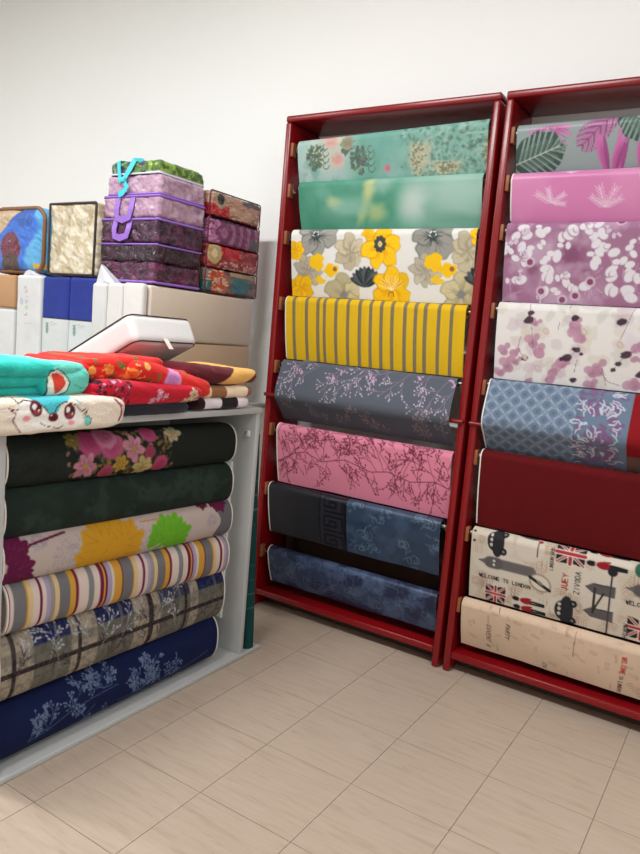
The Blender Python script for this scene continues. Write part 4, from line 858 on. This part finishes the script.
# cream blanket with an animal face, hanging over the counter edge
def d_face(c):
    r = rnd(3); P = c.P; tq, dk, mr = (70, 178, 190), (50, 34, 44), (84, 22, 32)
    def pl(*a): return [P(x, y) for x, y in a]
    c.poly(pl((11, 396), (28, 398), (40, 407), (50, 419), (58, 404), (70, 397), (78, 404), (82, 412), (76, 400), (60, 391), (30, 390), (14, 391)), tq)
    c.poly(pl((9, 411), (14, 403), (26, 399), (38, 404), (47, 417), (50, 420), (57, 408), (66, 401), (74, 405), (79, 412), (80, 421), (74, 427), (40, 429), (18, 431), (10, 420)), (226, 220, 214))
    c.line(pl((11, 396), (15, 403), (22, 400), (32, 401), (42, 407), (48, 417)), .0028, dk); c.line(pl((50, 415), (54, 406), (62, 401), (72, 404), (78, 411), (82, 408)), .0028, dk)
    c.line(pl((9, 409), (7, 410), (12, 413), (9, 420), (14, 428), (17, 432)), .003, mr); c.line(pl((5, 408), (12, 410), (16, 408)), .0025, mr)
    c.line(pl((80, 414), (84, 409), (82, 414)), .0025, dk); c.ell(*P(84, 420), .012, .016, 0, (110, 190, 180)); c.line(pl((80, 417), (84, 415), (88, 418), (86, 424), (81, 424)), .002, dk)
    for (x, y, a) in ((33, 408, -.3), (66, 411, -.2)): c.ell(*P(x, y), .019, .023, a, mr, 1, .1); c.ell(*P(x+.5, y+3.5), .011, .009, a, (150, 70, 80), .7); c.ell(*P(x-1.5, y-2), .007, .008, 0, (240, 236, 232)); c.ell(*P(x+3, y+2), .003, .003, 0, (240, 236, 232))
    c.ell(*P(50, 416.5), .016, .013, 0, mr); c.ell(*P(48, 414.5), .004, .002, 0, (214, 180, 180)); c.line(pl((37, 422), (41, 425), (47, 426)), .0022, dk); c.line(pl((50, 427), (56, 428), (60, 425)), .0022, dk)
    c.ell(*P(23, 418), .013, .008, 0, (226, 134, 150), .9, .3); c.ell(*P(68, 422), .011, .007, 0, (226, 134, 150), .9, .3)
    c.line(pl((113, 399), (118, 405), (119, 413), (116, 420)), .006, (112, 30, 40)); c.line(pl((118, 402), (122, 410), (120, 417)), .004, (216, 150, 160))
tb = thing('folded_blanket', (CX-.1, -.24, 1.087), 'cream plush blanket with a blue cartoon animal face draped over counter edge', 'blanket', 'folded blankets on the counter')
fc = paint3((214, 202, 186), d_face, -.43, (1.03, 1.19), (-.56, .06), 1.2)
multi('plush', tb, [((-.60, -.245, 1.124), (.175, .262, .036), .034, fc, .003, 6, 2, None), ((-.440, -.245, 1.108), (.024, .258, .050), .022, fc, .003, 7, 5, Euler((0, 0, 0)))], M['plush'])

def d_tealb(c):
    P = c.P; c.mottle((26, 150, 142), 12, .45, .65, .5, 3)
    c.full((c.U > P(48, 380)[0]+.01)*.9, (104, 196, 182))
    c.poly([P(*p) for p in ((47, 396), (46, 385), (48, 373), (55, 370), (62, 374), (67, 382), (65, 390), (57, 396))], (226, 220, 206)); c.poly([P(*p) for p in ((51, 382), (50, 373), (55, 372), (62, 376), (64, 384), (58, 391), (54, 394), (52, 390))], (206, 66, 48))
    c.line([P(*p) for p in ((46, 396), (45.5, 384), (48, 371), (56, 369), (63, 373), (68, 382), (65, 392), (54, 398))], .0032, (60, 24, 34))
    for pts in (((30, 362), (44, 366), (58, 365)), ((75, 368), (86, 374), (92, 382)), ((72, 384), (80, 388), (90, 388))): c.line([P(*p) for p in pts], .004, (40, 140, 138), .6)
ft = paint3((44, 178, 166), d_tealb, -.45, (1.13, 1.29), (-.56, -.05), 1.15)
tb = thing('folded_blanket', (CX-.1, -.3, 1.16), 'bright turquoise plush blanket folded in thick layers, on the cream blanket', 'blanket', 'folded blankets on the counter')
multi('plush', tb, [((-.62, -.335, 1.176), (.15, .205, .018), .017, ft, .004, 7, 3, None), ((-.61, -.340, 1.205), (.155, .20, .018), .017, ft, .004, 7, 13, None), ((-.60, -.33, 1.236), (.16, .21, .020), .019, ft, .004, 7, 23, Euler((0, 0, .03))),
    ((-.50, -.190, 1.200), (.06, .095, .046), .042, ft, .004, 7, 33, Euler((.12, 0, 0)))], M['plush'])

def d_redb(c):
    r = rnd(8); P = c.P; c.mottle((176, 26, 30), 10, .5, .7, .5, 3)
    for (x, y, R, col, sh) in ((170, 380, .045, (200, 140, 186), (160, 84, 150)), (132, 374, .022, (230, 120, 50), (190, 60, 30)), (112, 370, .018, (226, 140, 60), (200, 80, 30)), (124, 380, .02, (220, 110, 60), (180, 50, 30)), (95, 371, .016, (230, 150, 70), (200, 80, 40)), (105, 380, .016, (226, 120, 60), (190, 60, 30)), (145, 366, .014, (230, 170, 90), (200, 100, 40))): rose(c, *P(x, y), R, col, sh, r)
    for (x, y) in ((120, 361), (138, 362), (152, 384), (148, 377), (99, 364), (128, 366), (156, 372), (184, 376), (118, 374)): c.petal(*P(x, y), r.uniform(0, 6), .03, .014, (96, 110, 50), .9, (60, 80, 30))
    for k in range(30): c.ell(*P(r.uniform(90, 150), r.uniform(362, 384)), .004, .004, 0, (236, 170, 80), .9)
fr_ = paint3((206, 38, 32), d_redb, -.46, (1.10, 1.31), (-.20, .50), 1.2)
tb = thing('folded_blanket', (CX-.1, .15, 1.19), 'bright red floral blanket with a mauve rose, uppermost behind turquoise blanket', 'blanket', 'folded blankets on the counter')
multi('plush', tb, [((-.62, .13, 1.222), (.15, .27, .028), .026, fr_, .007, 6, 3, Euler((-.06, 0, 0))), ((-.60, .06, 1.252), (.13, .17, .022), .020, fr_, .008, 7, 13, Euler((.02, 0, 0))), ((-.50, .255, 1.204), (.055, .205, .034), .030, fr_, .006, 6, 23, Euler((-.19, 0, 0)))], M['plush'])
def d_crim(c):
    r = rnd(9); P = c.P
    for (x, y) in ((156, 397), (150, 401), (162, 396), (156, 392)): flower(c, *P(x, y), .014, 5, (214, 168, 190), (150, 60, 90), (240, 220, 160), r)
    for (x, y, R) in ((190, 394, .024), (184, 402, .02), (197, 402, .02)): flower(c, *P(x, y), R, 6, (204, 190, 160), (160, 120, 90), (120, 90, 60), r)
    for k in range(70): c.ell(*P(r.uniform(96, 128), r.uniform(380, 404)), .006, .004, r.random()*3, r.choice([(40, 14, 24), (150, 40, 70), (60, 40, 70), (200, 160, 180), (30, 16, 24)]), .85)
fr2 = paint3((182, 18, 42), d_crim, -.45, (1.07, 1.23), (-.20, .50), 1.2)
tb = thing('folded_blanket', (CX-.1, .14, 1.12), 'crimson blanket with small flowers beneath the bright red blanket', 'blanket', 'folded blankets on the counter')
multi('plush', tb, [((-.60, .14, 1.148), (.16, .26, .024), .022, fr2, .004, 7, 3, None), ((-.49, .15, 1.170), (.06, .24, .026), .023, fr2, .004, 7, 8, Euler((-.06, 0, 0))), ((-.60, .13, 1.176), (.15, .24, .018), .016, fr2, .004, 7, 13, None)], M['plush'])
tb = thing('folded_blanket', (CX-.1, .17, 1.087), 'thin dark navy folded cloth directly on the counter under red blankets', 'blanket', 'folded blankets on the counter')
multi('plush', tb, [((-.60, .175, 1.106), (.155, .165, .0185), .016, flat((34, 34, 44), 1.2), .002, 7, 3, None)], M['plush'])

def band3(stops, gain=1.2, slope=0.0):
    def f(W, P):
        t = W[:, 1]+slope*(W[:, 2]-1.15); C = np.zeros((len(W), 3))
        for y, col in stops: C[t > y] = lin(col)*gain
        return np.clip(C*(1+.16*n3(W, 40, 2))[:, None], 0, .9)
    return f
tb = thing('folded_blanket', (CX-.1, .53, 1.17), 'mustard and maroon plush blanket, topmost at the right end of counter', 'blanket', 'folded blankets on the counter')
multi('plush', tb, [((-.615, .57, 1.216), (.155, .185, .030), .028, band3([(-1, (84, 16, 28)), (.45, (220, 168, 92)), (.60, (92, 18, 28)), (.655, (224, 182, 112))], 1.2, -1.6), .005, 6, 3, None), ((-.56, .42, 1.225), (.10, .08, .030), .028, band3([(-1, (84, 16, 28))], 1.2), .006, 6, 13, Euler((-.1, 0, 0)))], M['plush'])
tb = thing('folded_blanket', (CX-.1, .53, 1.13), 'cream and brown plush blanket in the middle of the right hand pile', 'blanket', 'folded blankets on the counter')
multi('plush', tb, [((-.61, .555, 1.155), (.150, .170, .022), .020, band3([(-1, (214, 190, 150)), (.46, (132, 88, 56)), (.545, (222, 200, 172)), (.675, (140, 90, 66))]), .003, 6, 3, None)], M['plush'])
tb = thing('folded_blanket', (CX-.1, .53, 1.087), 'black and white plush blanket at the bottom of the right hand pile', 'blanket', 'folded blankets on the counter')
multi('plush', tb, [((-.61, .545, 1.112), (.150, .160, .021), .019, band3([(-1, (40, 12, 24)), (.43, (214, 206, 210)), (.52, (18, 14, 18)), (.62, (214, 206, 210))]), .003, 6, 9, None)], M['plush'])

# pillow ---------------------------------------------------------------
pl = thing('pillow', (-.80, .43, 1.22), 'white box pillow with thin dark piping tilted on red blankets', 'pillow')
prot = Euler((0, math.radians(-27), 0)); ph = (.20, .160, .056); pc = np.array([-.800, .365, 1.283]); PR = np.array(prot.to_matrix())
def psag(P):
    q = P.copy(); k = (1-(P[:, 0]/ph[0])**2)*(1-(P[:, 1]/ph[1])**2); q[:, 2] += np.sign(P[:, 2])*.014*np.clip(k, 0, 1)*(abs(P[:, 2])/ph[2]); return q
soft('cover', pl, pc, ph, .026, flat((232, 230, 229), .84, .02), print_mat('white_percale', .7, bump=.3, bscale=40), .008, prot, .003, 7, 4, psag)
for sg in (1, -1):
    pts = []; a, b, r_ = ph[0]-.004, ph[1]-.004, .03
    for (cx_, cy_, a0) in ((a-r_, b-r_, 0), (-a+r_, b-r_, 90), (-a+r_, -b+r_, 180), (a-r_, -b+r_, 270)):
        for k in range(7): g = math.radians(a0+15*k); pts.append((cx_+r_*math.cos(g), cy_+r_*math.sin(g), sg*(ph[2]-.006)))
    pts.append(pts[0]); pts = [tuple(PR@np.array(p)*1.0+pc) for p in pts]; MB().tube(pts, .0026, 6, False).build('piping', M['piping_dark'], pl)
def pw(x, y, z): return Vector((PR@np.array((x, y, z))+pc).tolist())
MB().strip([pw(ph[0]+.001, -.015, -.038), pw(ph[0]+.004, -.013, -.055), pw(ph[0]+.006, -.005, -.082)], (0, 1, 0), .022, .0015).build('care_tag', M['selv'], pl)

# ------------------------------------------------------------------ back table, cartons and bags behind the counter
TZ = 1.02
bt = thing('back_table', (-1.9, 1.07, 0), 'white work table hidden behind the counter, carrying cartons and bagged bedding', 'table')
MB().box((-3.05, .60, TZ-.03), (-1.0, 1.53, TZ), .003).build('table_top', M['white_board'], bt)
for x in (-3.02, -1.05):
    for y in (.63, 1.46): MB().box((x, y, 0), (x+.04, y+.04, TZ-.03), .002).build('leg', M['white_board'], bt)
def carton(x0, x1, y0, y1, z0, z1, m, label, flapm=None):
    t = thing('carton', ((x0+x1)/2, (y0+y1)/2, z0), label, 'box', 'cartons behind the counter')
    MB().box((x0, y0, z0), (x1, y1, z1), .012, 3).build('box_body', m, t)
    return t
mbeige = mat('film_wrapped_beige_card', (204, 190, 176), .4, vary=.05, scale=5, coat=.4, bump=.15, bscale=10)
t = carton(-1.33, -1.0, .645, 1.355, TZ+.298, 1.553, mbeige, 'long beige carton wrapped in film, under the purple bedding bags')
mtan = mat('lower_tan_card', (186, 160, 136), .45, vary=.05, scale=5, coat=.3, bump=.1, bscale=10)
t = carton(-1.32, -1.003, .66, 1.36, TZ, TZ+.296, mtan, 'tan carton beneath the long beige carton')
# cream roll standing between carton and rack
t = thing('cream_roll', (-.925, 1.50, 0), 'cream roll standing against the wall between cartons and left rack', 'fabric roll')
_r = .045; MB().ring((-.925, 1.478, 0), (-.925, 1.505, 1.395), _r, .02, 32).build('cloth', mat('cream_cloth', (224, 214, 192), .75, vary=.04), t)
MB().ring((-.925, 1.478, .003), (-.925, 1.505, 1.402), .021, .016, 20).build('core_tube', M['card'], t)

def white_bag(x0, x1, y0, y1, z0, z1, label, draw=None, tip=None, group=None, base=(226, 228, 228)):
    t = thing('white_bedding_bag', ((x0+x1)/2, y0, z0), label, 'bag', group or 'white bedding bags behind the counter')
    cv = Canvas(x1-x0, z1-z0, base, .0018, 0.0); cv.P = lambda px, py: ((lambda p: (p.x-x0, z1-p.z))(on_y(px, py, y0))); cv.S = .0027
    if draw: draw(cv)
    def colf(W, P): return np.where((W[:, 1] < y0+.02)[:, None], cv.sample(W[:, 0]-x0, z1-W[:, 2], .82), lin(base)*.82)
    soft('bag', t, ((x0+x1)/2, (y0+y1)/2, (z0+z1)/2), ((x1-x0)/2, (y1-y0)/2, (z1-z0)/2), .014, colf, M['whitebag'], .004, None, .003, 9, int(abs(x0)*100))
    if tip:
        tx, tz, wl, wr = tip; y = y0+.02; mm = mat('bag_flap_film', (196, 196, 202), .3, vary=.02, coat=.5, bump=.5, bscale=14)
        MB().add([(wl, y, z1-.012), (wr, y, z1-.012), (tx, y+.01, tz), (wl, y+.05, z1-.012), (wr, y+.05, z1-.012), (tx, y+.022, tz), ((wl+wr)/2, y-.006, z1+.01), ((wl+wr)/2, y+.05, z1+.01)],
                 [(0, 6, 2), (0, 1, 6), (6, 1, 2), (3, 5, 7), (3, 7, 4), (7, 5, 4), (0, 2, 5, 3), (1, 4, 5, 2), (0, 3, 4, 1)]).build('bag_flap', mm, t)
    return t
def d_printbag(c):
    P = c.P; r = rnd(2); c.ell(*P(21.5, 301), .011, .016, -.1, (150, 150, 190), .9, .15); c.ell(*P(21.5, 301), .006, .009, 0, (206, 206, 226), .7, .3)
    for (x, y, ch, col) in ((26, 315, 'L', (130, 126, 110)), (27, 309, 'O', (140, 170, 60)), (27, 303, 'O', (150, 140, 160)), (28, 298, 'I', (200, 150, 60)), (27, 293, 'S', (200, 110, 90)), (26, 289, 'S', (190, 120, 140))): u, v = P(x, y); c.text(ch, u+.004, v, .018, -PI/2, col, .0042, .8)
    c.line([P(17, 323), P(38, 324)], .002, (196, 196, 198)); c.mottle((212, 214, 216), 8, .5, .8, .5, 3)
white_bag(-1.925, -1.735, .640, .95, TZ, 1.572, 'tall white plastic bag with a sideways colourful logo and blue oval', d_printbag, (-1.878, 1.612, -1.918, -1.745))
white_bag(-1.322, -1.232, .603, .641, TZ, 1.548, 'plain crinkled white bag with a pointed flap right of the blue topped bags', None, (-1.305, 1.632, -1.325, -1.18), base=(220, 220, 218))
white_bag(-1.228, -1.128, .605, .640, TZ, 1.552, 'slim white wrapped panel, left of two leaning on the beige carton', None, base=(226, 224, 220))
white_bag(-1.124, -1.005, .603, .640, TZ, 1.555, 'slim white wrapped panel at the corner of the beige carton', None, base=(230, 226, 222))
def d_bluetop(c):
    v = .196; c.mottle((206, 212, 212), 10, .55, .8, .4, 3); c.full((c.V < v)*1.0, (36, 54, 142)); c.full((c.V < v)*.4*sstep(.4, .7, fbm(c.U, c.V, 6, 3)), (54, 72, 168)); c.full((abs(c.V-v) < .003)*1.0, (30, 32, 60))
    c.line([(.045, v+.03), (.045, v+.07)], .012, (96, 160, 140), .9); [c.line([(.033, v+.025+.008*k), (.058, v+.025+.008*k)], .002, (120, 130, 130), .7) for k in range(6)]; c.line([(.065, v+.02), (.12, v+.028)], .003, (150, 156, 156), .7); c.line([(.07, v+.035), (.1, v+.035)], .002, (150, 156, 156), .7)
    for k in range(5): c.line([(.05, v+.165+.009*k), (.062, v+.165+.009*k)], .003, (90, 94, 96), .8)
def blue_bag(x0, x1, lab):
    t = white_bag(x0, x1, .64, .95, TZ, 1.572, lab, d_bluetop, base=(218, 224, 224)); t.name = 'blue_topped_bag'; return t
blue_bag(-1.722, -1.528, 'blue topped white bedding bag beside the bag with colourful logo')
blue_bag(-1.524, -1.330, 'blue topped white bedding bag, right of the pair, by the carton')
carton(-2.20, -1.945, .64, 1.0, 1.405, 1.57, M['kraft'], 'small plain kraft carton at the left picture edge on a white bag')
white_bag(-2.19, -1.95, .645, .98, TZ, 1.403, 'white crinkled bag under the small kraft carton')

# comforter bags above ------------------------------------------------
def piped(name, loc, label, cat, x0, x1, y0, y1, z0, z1, colf, pmat, r=.035, amp=.008, pr=.005, front=True, rot=None, m='film', group=None, seed=3):
    t = thing(name, loc, label, cat, group); c = ((x0+x1)/2, (y0+y1)/2, (z0+z1)/2); h = ((x1-x0)/2, (y1-y0)/2, (z1-z0)/2)
    soft('bedding', t, c, h, r, colf, M[m], .0042, rot, amp, 9, seed, crease=.003)
    return t, c, h
def loop_xz(x0, x1, z0, z1, y, rr=.02, wob=0, seed=0):
    pts = []; q = random.Random(seed)
    for (cx_, cz_, a0) in ((x1-rr, z1-rr, 0), (x0+rr, z1-rr, 90), (x0+rr, z0+rr, 180), (x1-rr, z0+rr, 270)):
        for k in range(5): g = math.radians(a0+22.5*k); pts.append((cx_+rr*math.cos(g), y+q.uniform(-wob, wob), cz_+rr*math.sin(g)))
    return pts+[pts[0]]
def gold(W, P):
    a = fbm(W[:, 0]*1.4+W[:, 2], W[:, 2]*1.3, 34, 3, 5); b = fbm(W[:, 0]*1.5, W[:, 2], 16, 23); C = lin((196, 180, 146))*np.ones((len(W), 1))
    C += (lin((228, 218, 196))-C)*sstep(.38, .66, a)[:, None]; C += (lin((158, 140, 102))-C)*(.5*sstep(.55, .7, b))[:, None]; return C*.85
t, c_, h_ = piped('quilt_bag', (-1.52, .76, 1.585), 'upright gold quilted bedding bag with dark piping, above blue topped bags', 'bag', -1.685, -1.362, .645, .80, 1.578, 1.905, gold, None, r=.014, amp=.008)
MB().tube(loop_xz(-1.688, -1.366, 1.583, 1.905, .641, .005, .002, 2), .0055, 8, False).build('piping', M['piping_dark'], t)
MB().tube(loop_xz(-1.688, -1.366, 1.583, 1.905, .79, .005, .003, 2), .0055, 8, False).build('piping', M['piping_dark'], t)
def bluec(W, P):
    u = W[:, 0]; z = W[:, 2]; C = lin((54, 112, 208))*np.ones((len(W), 1))
    C += (lin((90, 172, 224))-C)*sstep(-1.86, -1.82, u+.05*np.sin(z*20))[:, None]
    C += (lin((36, 84, 170))-C)*(.8*sstep(.52, .6, fbm(u, z, 7, 5)))[:, None]*(u < -1.83)[:, None]
    k = np.hypot(u+2.0, (z-1.70)/1.0) < .08; C[k] = lin((110, 40, 62)); k = np.hypot(u+2.0, (z-1.62)/.8) < .07; C[k] = lin((76, 54, 50))
    k = (u > -1.82) & (z < 1.63) & (z > 1.605); C[k] = lin((220, 180, 70)); k = (u > -1.815) & (z < 1.605) & (u < -1.78); C[k] = lin((60, 110, 180))
    k = (u < -1.95) & (z-1.84 > (u+2.0)*.8); C[k] = lin((196, 170, 136))
    s = W[:, 1] > .72; side = (W[:, 0] > -1.78) & s
    C[side] = lin((86, 130, 176)); k = side & (np.hypot((W[:, 1]-.80)/.05, (z-1.68)/.05) < 1); C[k] = lin((220, 214, 204)); k = side & (z < 1.66) & (z > 1.59) & (W[:, 1] > .8); C[k] = lin((196, 50, 52)); k = side & (z > 1.80); C[k] = lin((150, 158, 168))
    k = side & (W[:, 1] > .90) & (z < 1.8); C[k] = lin((46, 76, 160)); return C*.85
t, c_, h_ = piped('comforter_bag', (-1.95, .84, 1.575), 'blue printed comforter in a clear bag with brown piping at left edge', 'bag', -2.18, -1.765, .65, 1.05, 1.578, 1.90, bluec, None, r=.06, amp=.006)
mbp = mat('brown_piping', (124, 84, 48), .5)
MB().tube(loop_xz(-2.17, -1.772, 1.590, 1.898, .675, .06, .002, 2), .010, 8, False).build('piping', mbp, t)

# purple bag stack
PB = [(1.560, 1.652, (54, 16, 44), (96, 32, 70)), (1.654, 1.730, (36, 16, 28), (58, 26, 46)), (1.732, 1.838, (44, 16, 38), (88, 38, 72)), (1.840, 1.932, (160, 122, 150), (186, 150, 170)), (1.934, 2.020, (166, 128, 154), (190, 158, 178)), (2.022, 2.080, (46, 44, 84), (110, 150, 60))]
PL = ['dark plum bedding bag with lilac piping, lowest of the stack on the carton', 'near black plum bedding bag, second from the bottom of the stack', 'dark purple bedding bag with looped lilac handle, third from the bottom',
      'pale lilac bedding bag with a wide handle, third from the top', 'pale mauve bedding bag tied with the turquoise ribbon end, second from top', 'navy and green bedding bag with turquoise ribbon handle, on top of the stack']
for i, (z0, z1, ca, cb) in enumerate(PB):
    x0 = [-1.352, -1.356, -1.360, -1.352, -1.330, -1.318][i]; x1 = [-1.006, -1.004, -1.002, -1.002, -1.006, -1.016][i]; y0, y1 = .665+.002*i, .955
    def cf(W, P, ca=ca, cb=cb, i=i):
        a = fbm(W[:, 0]*1.3+W[:, 1], W[:, 2]*2, 30, 3+i); C = lin(ca)*np.ones((len(W), 1)); C += (lin(cb)-C)*sstep(.35, .7, a)[:, None]
        hl = .5*sstep(.60, .68, fbm(W[:, 0]+W[:, 1], W[:, 2]*2.5, 34, 41+i)); C += (lin((206, 190, 208))-C)*hl[:, None]*(.5 if i in (3, 4) else .12)  # film highlights painted into the bedding colour as pale blotches
        if i == 5:
            g = W[:, 0]-x0 > .22; n_ = fbm(W[:, 1]+W[:, 0], W[:, 2], 50, 7); C[g] = lin((74, 104, 36)); k = g & (n_ > .52); C[k] = lin((128, 164, 60)); k = g & (W[:, 2] < 2.036); C[k] = lin((200, 206, 200))
        return C*.95
    t = thing('purple_bedding_bag', ((x0+x1)/2, (y0+y1)/2, z0), PL[i], 'bag', 'purple bedding bags stacked on the carton')
    soft('bedding', t, ((x0+x1)/2, (y0+y1)/2, (z0+z1)/2), ((x1-x0)/2, (y1-y0)/2, (z1-z0)/2), .016, cf, M['film'], .0042, None, .004, 10, i+2, crease=.004)
    zz = [z0+.006, z0+.072, z0+.100, z0+.090, z0+.006, z0+.004][i]
    pm = M['piping_purple'] if i < 5 else mat('pale_piping', (206, 206, 220), .4)
    lp = []
    for (cx_, cy_, a0) in ((x1-.015, y1-.015, 0), (x0+.015, y1-.015, 90), (x0+.015, y0+.015, 180), (x1-.015, y0+.015, 270)):
        for k in range(5): g = math.radians(a0+22.5*k); lp.append((cx_+.016*math.cos(g), cy_+.016*math.sin(g), zz+.0015*math.sin(k+a0)))
    MB().tube(lp+[lp[0]], .0055 if i in (0, 2, 3) else .004, 8, False).build('piping', pm, t)
    if i in (2, 3):
        xa, xb = x0+.10, x0+.19; zt = z1-.006; zb_ = z0+(.018 if i == 2 else -.012); y = y0-.006
        MB().strip([(xa, y+.004, zt), (xa, y-.006, (zt+zb_)/2), (xa+.008, y-.010, zb_+.01), ((xa+xb)/2, y-.012, zb_), (xb-.008, y-.010, zb_+.01), (xb, y-.006, (zt+zb_)/2), (xb, y+.004, zt)], None, .030, .002).build('handle', M['piping_purple'], t)
    if i == 5:
        y = y0-.008; rb = MB(); xa, xb = x0+.055, x0+.15
        rb.strip([(xa-.004, y+.05, z1+.006), (xa, y+.002, z1+.002), (xa+.006, y, z0+.02), (xa+.018, y-.004, z0-.02), (xa+.034, y-.008, z0-.03)], None, .020, .002)
        rb.strip([(xb+.012, y+.05, z1+.010), (xb+.004, y+.002, z1+.004), (xb-.018, y-.002, z0+.025), (xa+.044, y-.008, z0-.024), (xb-.024, y-.010, z0-.055), (xb-.05, y-.010, z0-.078), (xa+.02, y-.010, z0-.085)], None, .026, .002)
        rb.box((xa+.028, y-.016, z0-.034), (xa+.056, y-.004, z0-.012), .004)
        rb.build('ribbon_handle', M['turq'], t)

# red patterned bag stack nearer the wall
RB = [(1.560, 1.672), (1.674, 1.784), (1.786, 1.906), (1.908, 2.022)]
RL = ['small bedding bag in teal, orange and grey, bottom of the stack by the wall', 'small red bedding bag with gold motif, second from bottom by the wall', 'small purple swirl bedding bag, second from top by the wall', 'small red and beige floral bedding bag, top of the stack by the wall']
mrp = mat('maroon_piping', (98, 20, 34), .45)
for i, (z0, z1) in enumerate(RB):
    y0, y1 = .985, 1.372-(.004*i); x0, x1 = -1.30, -1.0
    def cf(W, P, i=i, z0=z0):
        u = (W[:, 1]-.985)/.385; v = (W[:, 2]-z0)/.115; n_ = fbm(u*2, v*2, 3, i+5); n2 = fbm(u*3, v*3, 6, i+55); A = lambda c: lin(c)*np.ones((len(W), 1))
        def put(C, k, col, al=1.0): C[k] += (lin(col)-C[k])*al
        if i == 3:
            C = A((190, 146, 124)); put(C, n_ > .56, (150, 104, 86)); put(C, n2 > .6, (206, 176, 150)); put(C, (u < .35) & (v < .5), (164, 24, 38)); put(C, (u < .35) & (v < .5) & (n2 > .5), (206, 60, 66)); d = np.hypot((u-.18)*3.3, v-.72); put(C, d < .36, (176, 148, 120)); put(C, d < .22, (46, 40, 50)); put(C, (u > .6) & (v > .75), (96, 88, 88)); put(C, v < .08, (120, 18, 34))
        elif i == 2:
            C = A((120, 56, 96)); rr = np.hypot((u-.28)*3, v-.5); put(C, np.sin(rr*14) > .3, (160, 96, 140)); put(C, (u < .2) & (n2 > .5), (200, 130, 180)); put(C, (u > .8) & (v < .5), (90, 88, 92)); put(C, v > .93, (60, 30, 60))
        elif i == 1:
            C = A((140, 40, 52)); put(C, n_ > .55, (176, 70, 72)); d = np.hypot((u-.13)*3.3, v-.6); put(C, (u > .25) & (u < .6) & (v > .5), (188, 28, 44)); put(C, d < .42, (190, 160, 110)); put(C, d < .18, (226, 210, 170)); put(C, (u > .2) & (v < .35) & (n2 > .5), (196, 150, 140))
        else:
            C = A((92, 80, 84)); put(C, n_ > .5, (128, 110, 104)); d = np.hypot((u-.22)*3.3, v-.45); put(C, d < .6, (186, 76, 44)); put(C, (d < .7) & (n2 > .55), (220, 180, 160)); d = np.hypot((u-.66)*2.6, v-.42); put(C, d < .45, (60, 110, 120)); put(C, (u > .45) & (v > .75), (170, 140, 110)); put(C, (u < .12) & (v < .5), (50, 100, 100))
        return C*.88
    t = thing('patterned_bedding_bag', ((x0+x1)/2, (y0+y1)/2, z0), RL[i], 'bag', 'small patterned bedding bags by the wall')
    soft('bedding', t, ((x0+x1)/2, (y0+y1)/2, (z0+z1)/2), ((x1-x0)/2, (y1-y0)/2, (z1-z0)/2), .018, cf, M['film'], .0042, None, .004, 9, i+31, crease=.003)
    lp = []
    for (cy_, cz_, a0) in ((y1-.012, z1-.012, 0), (y0+.012, z1-.012, 90), (y0+.012, z0+.012, 180), (y1-.012, z0+.012, 270)):
        for k in range(4): g = math.radians(a0+30*k); lp.append((x1-.004, cy_+.013*math.cos(g), cz_+.013*math.sin(g)))
    MB().tube(lp+[lp[0]], .0032, 6, False).build('piping', mrp, t)
